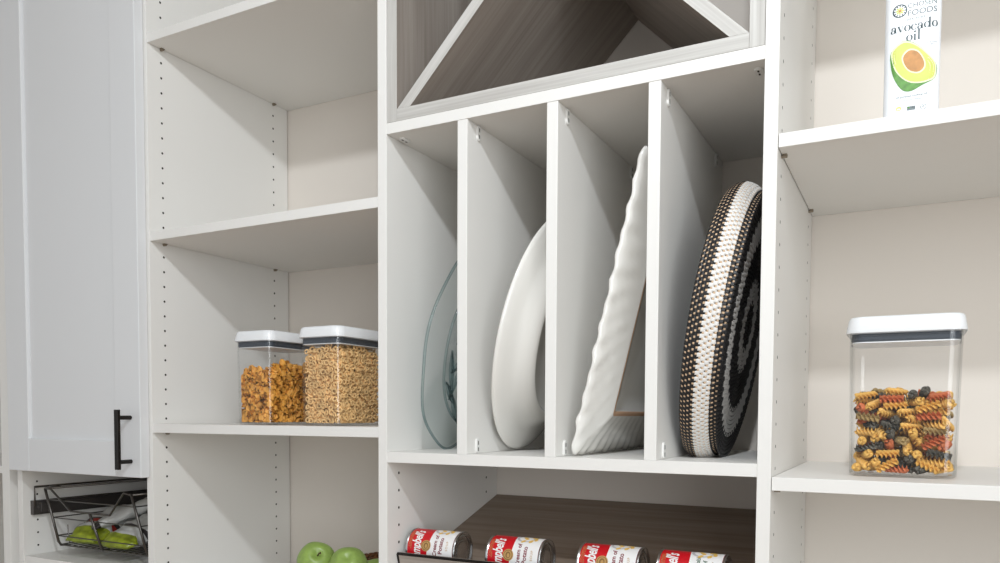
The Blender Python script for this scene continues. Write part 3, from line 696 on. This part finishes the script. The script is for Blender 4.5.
for (x, y, z, az, el) in PACK:
    if z > 110: continue
    x *= 1.11; z *= 1.055
    f = rnd.random()
    c = 1 if f < .17 else (2 if f < .38 else (3 if f < .5 else 0))
    o = bpy.data.objects.new('spiral_pasta', FM[c]); C.objects.link(o)
    o.location = ((J3[0]+x)*U, (J3[1]+y)*U, (J3[2]+z+5.5+ZO)*U)
    o.rotation_mode = 'QUATERNION'
    q = Vector((math.cos(az)*math.cos(el), math.sin(az)*math.cos(el), math.sin(el))).to_track_quat('X', 'Z')
    from mathutils import Quaternion
    o.rotation_quaternion = q @ Quaternion((1, 0, 0), rnd.uniform(0, 6.3))
    tag(o, FL[c], 'pasta', FG[c])

# ------------------------------------------------------------------ oil bottle
BW = 67.0; o7 = (1437, 98, R1+T)
t = thing('oil_bottle', 'avocado oil bottle with a white label and green avocado picture on the upper right shelf', 'bottle', o7, (0, 0, 0))
H0 = 238
b = MB(); r = 15
b.loft([rrect(BW-6, BW-6, r, 0.2), rrect(BW, BW, r, 4), rrect(BW, BW, r, H0-14), rrect(BW-5, BW-5, r, H0-3), rrect(BW-22, BW-22, r, H0+10), rrect(30, 30, 14.9, H0+22), rrect(28, 28, 13.9, H0+32)])
b.build('bottle_body', 'oglass', t, smooth=True); t.children[-1].modifiers.new('es', 'EDGE_SPLIT').split_angle = 0.7
b = MB(); b.loft([rrect(33, 33, 16.4, H0+32.1), rrect(33, 33, 16.4, H0+58), rrect(30, 30, 14.9, H0+60)]); b.build('cap', 'cap', t)
# label: a band hugging the front and sides, its upper corners cut in an arc
def lab_xy(s, out):    # s: arclength from the centre of the front face -> point on the wrapped outline
    hw = BW/2-r; a = abs(s); sg = 1 if s >= 0 else -1
    if a <= hw: return (s, -(BW/2+out))
    a -= hw
    if a <= r*PI/2: q = a/r; return (sg*(hw+(r+out)*math.sin(q)), -(hw+(r+out)*math.cos(q)))
    a -= r*PI/2; return (sg*(BW/2+out), -hw+a)
def wrapl(v2, out): return [(*lab_xy(x, out), z) for x, z in v2]
b = MB(); NS = 60; S0 = 74; vs = []; fs = []
for i in range(NS+1):
    s = -S0+2*S0*i/NS; a = abs(s)
    ztop = 206+20*math.sqrt(max(0, 1-(max(0, a-0)/43.0)**2)) if a < 43 else 206-(a-43)*.9
    ztop = min(226, ztop-14 if a > 29 else ztop)
    vs += [(s, 9.0), (s, max(12, ztop))]
for i in range(NS): fs.append((2*i, 2*i+2, 2*i+3, 2*i+1))
b.add(wrapl(vs, .25), fs); lb = b.build('label', 'label', t, smooth=True); lb['label'] = 'white printed label'
g = MB()
def P2(v2, f2, m, out, cx=0, cz=0): g.add(wrapl([(x+cx, z+cz) for x, z in v2], out), f2, m)
zc = lambda u, v: 18.0+(115-(v+.21*(u-912.5)*((415-v)/400)))*1.32
xc = lambda u: (u-912.5)*1.2
def txt(s, size, u, v, m, bold=0, space=1, shear=0, sx=1.0):
    v2, f2 = text2d(s, size, shear, bold, space); P2([(x*sx, y) for x, y in v2], f2, m, .5, xc(u), zc(u, v))
# emblem: ring of petals round a small sun
ex, ez = xc(899.3), zc(899.3, 11.2)
P2(*disc2d(0, 0, 8.8, r0=.84, rings=1), 0, .5, ex, ez)
for k in range(12):
    a = 2*PI*k/12; P2(*disc2d(6.6*math.cos(a), 6.6*math.sin(a), 1.5, .7, n=10, rings=1, rot=a), 0, .5, ex, ez)
for k in range(8):
    a = 2*PI*k/8; P2(*disc2d(3.4*math.cos(a), 3.4*math.sin(a), 1.9, 1.0, n=10, rings=1, rot=a), 3, .55, ex, ez)
P2(*disc2d(0, 0, 1.7, n=12, rings=1), 5, .6, ex, ez)
txt('CHOSEN', 9.0, 921.5, 3.2, 0, -.02, 1.0, sx=.98); txt('FOODS', 10.5, 921.5, 10.8, 0, -.02, 1.0, sx=1.02)
txt('100% PURE', 4.4, 914.5, 18.3, 1, .06, 1.2)
# heavy and light strokes for the book-face words
def stroke(pts, ws, n=1):
    vs = []; fs = []
    for i, p in enumerate(pts):
        a = Vector(pts[max(i-1, 0)]); c = Vector(pts[min(i+1, len(pts)-1)]); d_ = (c-a).normalized(); q = Vector((-d_.y, d_.x))*ws[i]/2
        vs += [tuple(Vector(p)+q), tuple(Vector(p)-q)]
    for i in range(len(pts)-1): fs.append((2*i, 2*i+2, 2*i+3, 2*i+1))
    return vs, fs
def arc(cx, cy, rx, ry, a0, a1, thick, thin, n=16):
    pts = []; ws = []
    for i in range(n+1):
        a = a0+(a1-a0)*i/n; pts.append((cx+rx*math.cos(a), cy+ry*math.sin(a))); ws.append(thin+(thick-thin)*abs(math.cos(a))**1.5)
    return stroke(pts, ws)
def rect(x0, x1, y0, y1): return [(x0, y0), (x1, y0), (x1, y1), (x0, y1)], [(0, 1, 2, 3)]
K, k_ = .24, .05
def glyph(c):
    """strokes on a unit x-height box -> (list of (vs, fs), advance)"""
    if c == 'o': return [arc(.45, .5, .36, .46, 0, 2*PI, K, k_, 24)], .95
    if c == 'c': return [arc(.45, .5, .36, .46, .75, 2*PI-.7, K, k_, 20), disc2d(.72, .74, .11, n=10, rings=1)], .86
    if c == 'i': return [rect(.14, .14+K, 0, 1), rect(.02, .5, 0, .05), rect(.02, .2, .94, 1), disc2d(.26, 1.35, .15, n=12, rings=1)], .55
    if c == 'l': return [rect(.14, .14+K, 0, 1.6), rect(.02, .5, 0, .05), rect(.02, .2, 1.54, 1.6)], .55
    if c == 'd': return [arc(.42, .5, .34, .46, 0, 2*PI, K, k_, 24), rect(.68, .68+K, 0, 1.6), rect(.55, .7, 1.54, 1.6), rect(.9, 1.02, 0, .05)], 1.08
    if c == 'a': return [arc(.36, .28, .26, .25, 0, 2*PI, K*.9, k_, 20), rect(.56, .56+K, .05, .72), arc(.42, .7, .26, .26, 0, PI*.95, .17, k_*1.4, 14), disc2d(.2, .73, .11, n=10, rings=1), rect(.78, .92, 0, .06)], .95
    if c == 'v': return [stroke([(.14, .98), (.5, .04)], [K, K]), stroke([(.5, .02), (.82, .98)], [k_*1.3, k_*1.3]), rect(-.02, .36, .94, 1), rect(.66, .98, .94, 1)], .97
    return [], .4
def serif(word, xh, u, v, m, sp=.02):
    x = 0; parts = []
    for c in word:
        gl, adv = glyph(c)
        for vs, fs in gl: parts.append(([(px+x, py) for px, py in vs], fs))
        x += adv+sp
    for vs, fs in parts: P2([((px-x/2)*xh, (py-.5)*xh) for px, py in vs], fs, m, .5, xc(u), zc(u, v))
serif('avocado', 8.3, 914.2, 26.6, 0); serif('oil', 8.3, 913.6, 36.9, 0)
txt('NON-GMO', 2.6, 931.5, 41.5, 1, 0, 1.1); txt('500ml', 2.4, 932, 43.5, 1, 0, 1.0)
# avocado half: skin, pale rim, flesh, pit
def blob(pts, m, out, inset=1.0):
    cx = sum(p[0] for p in pts)/len(pts); cz = sum(p[1] for p in pts)/len(pts); N = len(pts)
    sm = []
    for i in range(N):
        p0, p1, p2, p3 = (Vector(pts[(i+k) % N]) for k in (-1, 0, 1, 2))
        for q in range(4):
            u = q/4; sm.append(0.5*((2*p1)+(p2-p0)*u+(2*p0-5*p1+4*p2-p3)*u*u+(3*p1-p0-3*p2+p3)*u**3))
    n = len(sm)
    NRg = 7; vs = [(cx, cz)]; fs = [(0, 1+i, 1+(i+1) % n) for i in range(n)]
    for q in range(1, NRg+1): vs += [(cx+(p.x-cx)*inset*q/NRg, cz+(p.y-cz)*inset*q/NRg) for p in sm]
    for q in range(NRg-1): fs += [(1+q*n+i, 1+(q+1)*n+i, 1+(q+1)*n+(i+1) % n, 1+q*n+(i+1) % n) for i in range(n)]
    P2(vs, fs, m, out+.4)
def zo(pts): return [(xc(870+x/4.5), zc(870+x/4.5, y/4.5)) for x, y in pts]
blob(zo([(97, 235), (150, 184), (215, 200), (285, 262), (306, 300), (292, 350), (240, 382), (190, 410), (150, 405), (115, 360), (97, 300)]), 4, .35)
fl = zo([(100, 230), (150, 186), (215, 202), (284, 262), (302, 300), (290, 350), (235, 372), (175, 368), (125, 330), (103, 280)])
blob(fl, 6, .42); blob(fl, 7, .5, .93)
blob(zo([(152, 258), (178, 228), (215, 232), (242, 268), (245, 300), (222, 322), (185, 318), (160, 292)]), 6, .58, 1.14)
blob(zo([(152, 258), (178, 228), (215, 232), (242, 268), (245, 300), (222, 322), (185, 318), (160, 292)]), 5, .64)
txt('all-purpose cooking oil', 4.0, 913, 95.5, 1, .06, 1.0); txt('16.9 FL OZ (500mL)', 2.9, 913, 99.5, 1, .03, 1.1)
P2(*disc2d(0, 0, 3.4, 2.8, n=16, rings=2), 7, .5, xc(900.5), zc(900.5, 109)); P2(*disc2d(0, -.6, 2.2, 1.1, n=12, rings=1), 2, .56, xc(900.5), zc(900.5, 109))
P2(*rect(-5, 5, -2.6, 2.6), 1, .5, xc(913), zc(913, 108)); txt('NON GMO', 2.2, 913, 107.6, 2, .02); P2(*disc2d(-3, 1.0, 1.3, n=8, rings=1), 4, .58, xc(913), zc(913, 108))
P2(*disc2d(0, 0, 3.6, r0=.86, n=20, rings=1), 0, .5, xc(925), zc(925, 106.5)); txt('P', 4.6, 925, 106.5, 0)
g.build('label_print', ['ink', 'inkg', 'label', 'flesh', 'skin', 'pit', 'rimw', 'flesh'], lb, fix=False)

# ------------------------------------------------------------------ apples in a wicker basket
bb = (452, 205, S4+T)
t = thing('wicker_basket', 'brown wicker basket of green apples at the bottom of the open shelves', 'basket', bb)
def coil(mb, R0, z, r, n, ph, m=0):
    k = n*6; pts = [((R0+1.6*math.cos(n*2*PI*i/k+ph))*math.cos(2*PI*i/k), (R0+1.6*math.cos(n*2*PI*i/k+ph))*math.sin(2*PI*i/k), z*(1+.2*math.sin(2*PI*i/k))) for i in range(k)]
    mb.tube(pts, r, 6, m, closed=True)
b = MB(); b.tube([(0, 0, 1.0), (0, 0, 5)], 88, 40)
for i in range(9): coil(b, 90+i*3.4, 7+i*7.6, 3.9, 26, (i % 2)*PI)
b.build('basket_wall', 'wick', t, smooth=True)
b = MB()
for ph in range(3):
    k = 160; b.tube([((120+3.6*math.cos(22*2*PI*i/k+ph*2.1))*math.cos(2*PI*i/k), (120+3.6*math.cos(22*2*PI*i/k+ph*2.1))*math.sin(2*PI*i/k), 73+15*math.sin(2*PI*i/k)+3.6*math.sin(22*2*PI*i/k+ph*2.1)) for i in range(k)], 3.6, 6, closed=True)
b.build('basket_rim', 'wick', t, smooth=True)
def apple_meshes():
    prof = []
    for i in range(25):
        a = PI*i/24; r = 40*math.sin(a)*(1+.06*math.cos(a)); z = 36*math.cos(a)
        dim = math.exp(-(r/10.0)**2); z += (-11 if a < PI/2 else 7)*dim
        prof.append((max(r, .01), z))
    b = MB(); n = 36
    b.loft([[((r*(1+.02*math.cos(5*2*PI*k/n)))*math.cos(2*PI*k/n), (r*(1+.02*math.cos(5*2*PI*k/n)))*math.sin(2*PI*k/n), z) for k in range(n)] for r, z in prof], 0, caps=False)
    s = MB(); s.tube([(0, 0, 21), (1, 0, 30), (3, 1, 37), (5, 1, 41)], [1.6, 1.4, 1.5, 2.2], 8)
    return b, s
AP = [((360, 112, -453.5), (.85, .5, .4), 'green apple on the left of the heap, its stem hollow facing out'),
      ((447, 108, -454.5), (-2.3, .2, .4), 'green apple on the right of the heap, with a pale highlight'),
      ((372, 195, -502), (.2, .3, 2), 'green apple low in the wicker basket, under the left top apple'),
      ((452, 165, -507), (.1, -.3, 1), 'green apple low in the middle of the wicker basket'),
      ((418, 240, -500), (.1, .4, 3), 'green apple at the back of the wicker basket'),
      ((520, 215, -502), (.4, .1, 5), 'green apple low at the right side of the wicker basket')]
for i, (loc, rot, lab) in enumerate(AP):
    a = thing('apple', lab, 'apple', loc, rot, 'green apples in the wicker basket')
    if i == 0:
        bm_, sm_ = apple_meshes(); p = bm_.build('apple_body', 'apple', a, smooth=True); q = sm_.build('stem', 'stem', a, smooth=True); ap0 = a
    else:
        for ch in list(ap0.children): c = ch.copy(); C.objects.link(c); c.parent = a

# ------------------------------------------------------------------ things standing between the dividers
def leaning(name, label, cat, Xb, Yc, th, yaw, lift=3.0):
    """local frame: x = out of the plate's back (towards +X), y = depth, z = up along the leaning plate; origin on its lowest point"""
    t = thing(name, label, cat, (Xb, Yc, BT+T+lift))
    ex = Vector((math.cos(yaw), math.sin(yaw), 0)); ey = Vector((-math.sin(yaw), math.cos(yaw), 0))
    up = Vector((0, 0, math.cos(th)))+ex*math.sin(th); nx = ex*math.cos(th)-Vector((0, 0, 1))*math.sin(th)
    t.rotation_euler = Matrix((nx, ey, up)).transposed().to_euler()
    return t
def oval(Ry, Rz, s, off, n=96, wav=0.0, wn=9, zc0=None, ph=0.0, wo=0.0):
    zc0 = Rz if zc0 is None else zc0
    o = []
    for k in range(n):
        a = 2*PI*k/n; q = s*(1+wav*math.sin(wn*a+ph)+wav*.6*math.sin((wn-4)*a+1.3))
        o.append((off+wo*math.sin(wn*a+ph+1), Ry*q*math.cos(a), zc0+Rz*q*math.sin(a)))
    return o
# white oval platter, back towards the camera
t = leaning('oval_platter', 'smooth white oval platter standing on edge in the second slot', 'platter', 790.3, 184.9, .251, 0.0)
R = lambda s, off: oval(181.0, 221.6, s, off)
b = MB(); b.loft([R(.30, 32), R(.55, 32), R(.62, 31), R(.72, 24), R(.88, 9), R(.965, 0), R(.99, -2.5), R(1.0, 0), R(.995, 3), R(.97, 6), R(.90, 12), R(.83, 17), R(.78, 23), R(.735, 33), R(.70, 41), R(.67, 45.5), R(.645, 46.5), R(.63, 46.5), R(.62, 43), R(.60, 39), R(.30, 38)])
b.build('platter_body', 'ceramic', t, smooth=True)
# square platter with a wavy rim and a bare foot ring
def sqr(half_y, h, off, inset, n=60, wav=0.0, rc=16, side=0.0, bo=0.0, ph=0.0):
    """rounded rectangle loop (y: 0..2*half_y, z: 0..h) shrunk by inset, edge rippled"""
    loop = []; cy, cz = half_y, h/2; hy, hz = half_y-inset, h/2-inset; rc = max(6, rc-inset*.25)
    segs = []
    for (sy, sz, a0) in ((1, -1, -PI/2), (1, 1, 0), (-1, 1, PI/2), (-1, -1, PI)):
        cr = [(cy+sy*(hy-rc)+rc*math.cos(a0+PI/2*i/8), cz+sz*(hz-rc)+rc*math.sin(a0+PI/2*i/8)) for i in range(9)]
        segs.append(cr)
    pts = []
    for i in range(4):
        a, c = segs[i], segs[(i+1) % 4]; pts += a
        m = n; p, q = Vector(a[-1]), Vector(c[0])
        for k in range(1, m): v = p.lerp(q, k/m); pts.append((v.x, v.y))
    tot = 0; L = [0]
    for i in range(1, len(pts)): tot += math.dist(pts[i], pts[i-1]); L.append(tot)
    tot += math.dist(pts[-1], pts[0])
    out = []
    for (y, z), l in zip(pts, L):
        a = 2*PI*l/tot; wv = wav*(math.sin(46*a+ph)+.6*math.sin(31*a+2+ph*2)+.4*math.sin(13*a+ph))
        d_ = Vector((y-cy, z-cz)).normalized()
        # ripple square to the nearest side
        if abs(d_.x)*hz > abs(d_.y)*hy: y += math.copysign(wv*side, y-cy)
        else: z += math.copysign(wv*side, z-cz)
        out.append((off+bo*wv, y, z))
    return out
t = leaning('rectangular_platter', 'white rectangular platter with a rippled rim and bare clay foot in the third slot', 'platter', 962, 30, .235, 0.0, 3)
Q = lambda off, ins, wav=1.0, side=1.0, bo=.5, ph=0.0: sqr(196, 494, off, ins, wav=wav, side=side, bo=bo, ph=ph)
b = MB()
mats_ = ['ceramic', 'bare']
rings = [Q(15, 110, .0), Q(16, 90, 0), Q(12, 60, .4, 1, .6), Q(6, 24, .8, 1, 1.2), Q(0, 6, 1.0, 1, 1.2), Q(-2, 1, 1.2, 1, 1.2), Q(0, 0, 1.2, 1, 1.2), Q(4, 1, 1.2, 1, 1.2), Q(8, 10, 1.0, 1, 1.6, 1.0), Q(13, 26, .8, .3, 1.4, 2.4), Q(18, 40, .9, .2, 1.3, 4.1), Q(23, 54, .6, .2, 1.0, 5.3), Q(28.5, 69, .1), Q(30, 72, 0), Q(30, 78, 0), Q(28.5, 80, 0), Q(24, 82, 0), Q(22, 110, 0)]
bands = [0]*12+[0, 1, 1, 0, 0]
b.loft(rings, bands)
o = b.build('platter_body', mats_, t, smooth=True)
# wavy glass plate
t = leaning('glass_plate', 'clear glass oval plate with a wavy edge and leaf relief in the first slot', 'plate', 654, 160.5, .219, 0.0, 4)
G = lambda s, off, w=.016: oval(154, 194, s, off, wav=w, wn=7, ph=.7, wo=w*150)
b = MB(); b.loft([G(.02, 16, 0), G(.68, 16, .004), G(.72, 13, .006), G(.76, 11, .006), G(.88, 5), G(.96, 0), G(.99, -2), G(1.0, 0), G(1.0, 4), G(.985, 6), G(.96, 6), G(.88, 10), G(.78, 17, .006), G(.745, 21, .006), G(.71, 21, .004), G(.68, 19, .002), G(.02, 19, 0)], caps=True)
b.build('plate_body', 'glass', t, smooth=True)
b = MB(); b.tube([tuple(p) for p in oval(154, 194, .995, 2, wav=.016, wn=7, ph=.7, wo=1.8)], 2.6, 8, closed=True)
for s_ in (.725,): b.tube([tuple(p) for p in oval(154, 194, s_, 20.5, wav=.004, wn=7, ph=.7)], 2.4, 8, closed=True)
b.build('rim_bead', 'glass_edge', t, smooth=True)
b = MB(); rnd = random.Random(2)
def leaf(y, z, ang, L, w_):
    c, s = math.cos(ang), math.sin(ang)
    for off in range(1):
        rings = []
        for i in range(9):
            u = i/8; ww = w_*math.sin(PI*min(.98, max(.02, u)))**.7
            px, pz = y+(u-.5)*L*c, z+(u-.5)*L*s
            rings.append([(20+1.0, px-ww*s*q, pz+ww*c*q) if k else (20+3.2*math.sin(PI*(u*.96+.02)), px, pz) for k, q in ((1, -1), (0, 0), (1, 1))])
        b.loft([[r_[0], r_[1], r_[2]] for r_ in rings], 0, caps=True)
        b.tube([(23.4, y+(i/6-.5)*L*c, z+(i/6-.5)*L*s) for i in range(7)], 1.3, 6)
for (y, z, an_, L, w_) in ((-62, 235, 1.1, 80, 11), (-40, 255, .9, 84, 12), (-20, 232, 1.3, 84, 12), (-80, 150, 1.9, 80, 10), (-72, 110, 2.4, 60, 8), (-50, 170, .6, 80, 10), (-60, 130, 1.2, 70, 9), (-20, 150, 2.4, 90, 12), (-20, 190, .2, 80, 11), (-45, 80, 2.2, 70, 9)): leaf(y, z, an_, L, w_)
b.build('leaf_relief', 'glass_edge', t, smooth=True)
# woven tray
t = leaning('woven_tray', 'round black and white woven tray standing on edge in the right-hand slot', 'tray', 1121, 160, .160, 0.0, 1)
TRy, TRz, NW = 157.0, 221.5, 150
def tpt(a, s, off): return Vector((off, TRy*s*math.cos(a), TRz+TRz*s*math.sin(a)))
def profile(u):  # u 0..1 across the wall -> (scale, off)
    return (0.955+0.05*math.sin(PI*min(1, u*1.15)**.8)*1.0-0.02*max(0, u-.6)/.4, 56*u)
b = MB()
n = 96; prof = [(.90, 3), (.93, 0), (.95, 1)] + [profile(i/8) for i in range(1, 9)]
rings = [[tuple(tpt(2*PI*k/n, s-.012 if i > 2 else s, o_)) for k in range(n)] for i, (s, o_) in enumerate(prof)]
b.loft(rings, 0, caps=False)
def strand(mb, c, ta, tb, nn, la, lb_, h, m):
    """a rounded woven strand lying on the surface: half lengths la (along ta), lb_ (along tb), height h"""
    vs = []
    for (fa, fb, fh) in ((1, .8, -.4), (.85, 1, -.4), (.8, .62, .75), (.42, .5, 1.0)):
        for sa, sb in ((-1,-1), (1,-1), (1,1), (-1,1)): vs.append(c+ta*(sa*la*fa)+tb*(sb*lb_*fb)+nn*(h*fh))
    fs = [(i*4+j, i*4+(j+1) % 4, (i+1)*4+(j+1) % 4, (i+1)*4+j) for i in range(3) for j in range(4)]+[(12, 13, 14, 15)]
    mb.add([tuple(v) for v in vs], fs, m)
NR = 10
for i in range(NW):
    for j in range(NR):
        u = (j+.5)/NR; a = 2*PI*(i+(.5 if j % 2 else 0)+.12*j)/NW; s, of = profile(u); c = tpt(a, s, of)
        s2, of2 = profile(min(1, u+.04)); s1, of1 = profile(max(0, u-.04))
        tb = (tpt(a, s2, of2)-tpt(a, s1, of1)).normalized(); ta = (tpt(a+.01, s, of)-tpt(a-.01, s, of)).normalized(); nn = ta.cross(tb)
        if nn.dot(c-tpt(0, 0, of)) < 0: nn = -nn
        L = (tpt(a+PI/NW, s, of)-tpt(a-PI/NW, s, of)).length
        if j < 3.5: m = 1 ; m2 = 3
        elif j < 8: m = 2; m2 = 3
        else: m = 1; m2 = 3
        strand(b, c, ta, tb, nn, L*.40, 56/NR*.80, 1.6, m)
        c2 = tpt(a+PI/NW, s, of)-nn*.2+tb*(56/NR*.25)
        strand(b, c2, ta, tb, nn, L*.20 if m == 2 else L*.22, 56/NR*(.32 if m == 2 else .46), 1.5, m2)
b.build('tray_wall', ['w_black', 'w_black', 'w_white', 'w_tan'], t)
# bottom of the tray: coils round the centre, black / pale / black / grey / black
b = MB()
sE, oE = profile(1.0)
b.loft([[tuple(tpt(2*PI*k/n, s, o_)) for k in range(n)] for s, o_ in ((sE-.01, oE-.5), (.9, oE+1.5), (.6, oE+1.5), (.3, oE+1.5), (.01, oE+1.5))], 0, caps=False)
def ringmat(s): return 0 if s > .80 else (1 if s > .60 else (0 if s > .34 else (2 if s > .16 else 0)))
NC = 30
for j in range(NC):
    s = .955-.94*j/NC; m_ = max(10, int(NW*s))
    for i in range(m_):
        a = 2*PI*(i+.5*(j % 2))/m_; c = tpt(a, s, oE+1.5)
        ta = (tpt(a+.01, s, 0)-tpt(a-.01, s, 0)).normalized(); nn = Vector((1, 0, 0)); tb = ta.cross(nn)
        L = (tpt(a+PI/m_, s, 0)-tpt(a-PI/m_, s, 0)).length
        strand(b, c, ta, tb, nn, L*.5, 3.6, 1.5, ringmat(s+.012*((i % 2)-.5)*2))
b.build('tray_bottom', ['w_black', 'w_gray', 'w_gray'], t)

# ------------------------------------------------------------------ light
def area(name, loc, size, power, col, rot):
    l = bpy.data.lights.new(name, 'AREA'); l.shape = 'DISK'; l.size = size; l.energy = power; l.color = col
    o = bpy.data.objects.new(name, l); C.objects.link(o); o.location = (loc[0]*U, loc[1]*U, (loc[2]+ZO)*U); o.rotation_euler = rot
    return o
kd = Vector((700, 100, -100))-Vector((1450, -1200, 1050))
area('ceiling_downlight', (1450, -1200, 1050), 0.09, 13.0, (0.92, 0.975, 1.03), kd.to_track_quat('-Z', 'Y').to_euler())
wl = bpy.data.lights.new('soft_fill_right', 'AREA'); wl.shape = 'RECTANGLE'; wl.size = 1.5; wl.size_y = 1.9; wl.energy = 37; wl.color = (0.95, 0.995, 1.02)  # unseen soft fill lamp added to brighten the right side and shaded bays
wo = bpy.data.objects.new('soft_fill_right', wl); C.objects.link(wo); wo.location = (2.9, -2.4, 2.0)
wo.rotation_euler = (Vector((1.2, 0.0, 1.5))-Vector(wo.location)).to_track_quat('-Z', 'Y').to_euler()
w = bpy.data.worlds.new('world'); bpy.context.scene.world = w; w.use_nodes = True
w.node_tree.nodes['Background'].inputs[0].default_value = (0.955, 0.99, 1.015, 1); w.node_tree.nodes['Background'].inputs[1].default_value = 0.48

# ------------------------------------------------------------------ camera
cd = bpy.data.cameras.new('camera'); cam = bpy.data.objects.new('camera', cd); C.objects.link(cam)
cam.location = (1446.77*U, -1160.76*U, (-144.12+ZO)*U)
yaw, pitch, roll = 0.4927, -0.0458, 0.0039
r0 = Vector((math.cos(yaw), math.sin(yaw), 0)); f0 = Vector((-math.sin(yaw), math.cos(yaw), 0)); u0 = Vector((0, 0, 1))
f2 = f0*math.cos(pitch)+u0*math.sin(pitch); u2 = u0*math.cos(pitch)-f0*math.sin(pitch)
r3 = r0*math.cos(roll)+u2*math.sin(roll); u3 = u2*math.cos(roll)-r0*math.sin(roll)
cam.rotation_euler = Matrix((r3, u3, -f2)).transposed().to_euler()
cd.sensor_width = 36.0; cd.lens = 787.3116/1000*36.0
cd.shift_x = (500-486.7506)/1000; cd.shift_y = (449.5824-281.5)/1000
cd.clip_start = 0.02
sc = bpy.context.scene; sc.camera = cam
sc.view_settings.view_transform = 'Standard'; sc.view_settings.look = 'None'; sc.view_settings.gamma = 1.0
sc.view_settings.use_curve_mapping = False; sc.view_settings.exposure = 0.16
sc.cycles.use_denoising = True; sc.cycles.max_bounces = 10; sc.cycles.transparent_max_bounces = 32
sc.cycles.sample_clamp_indirect = 4.0
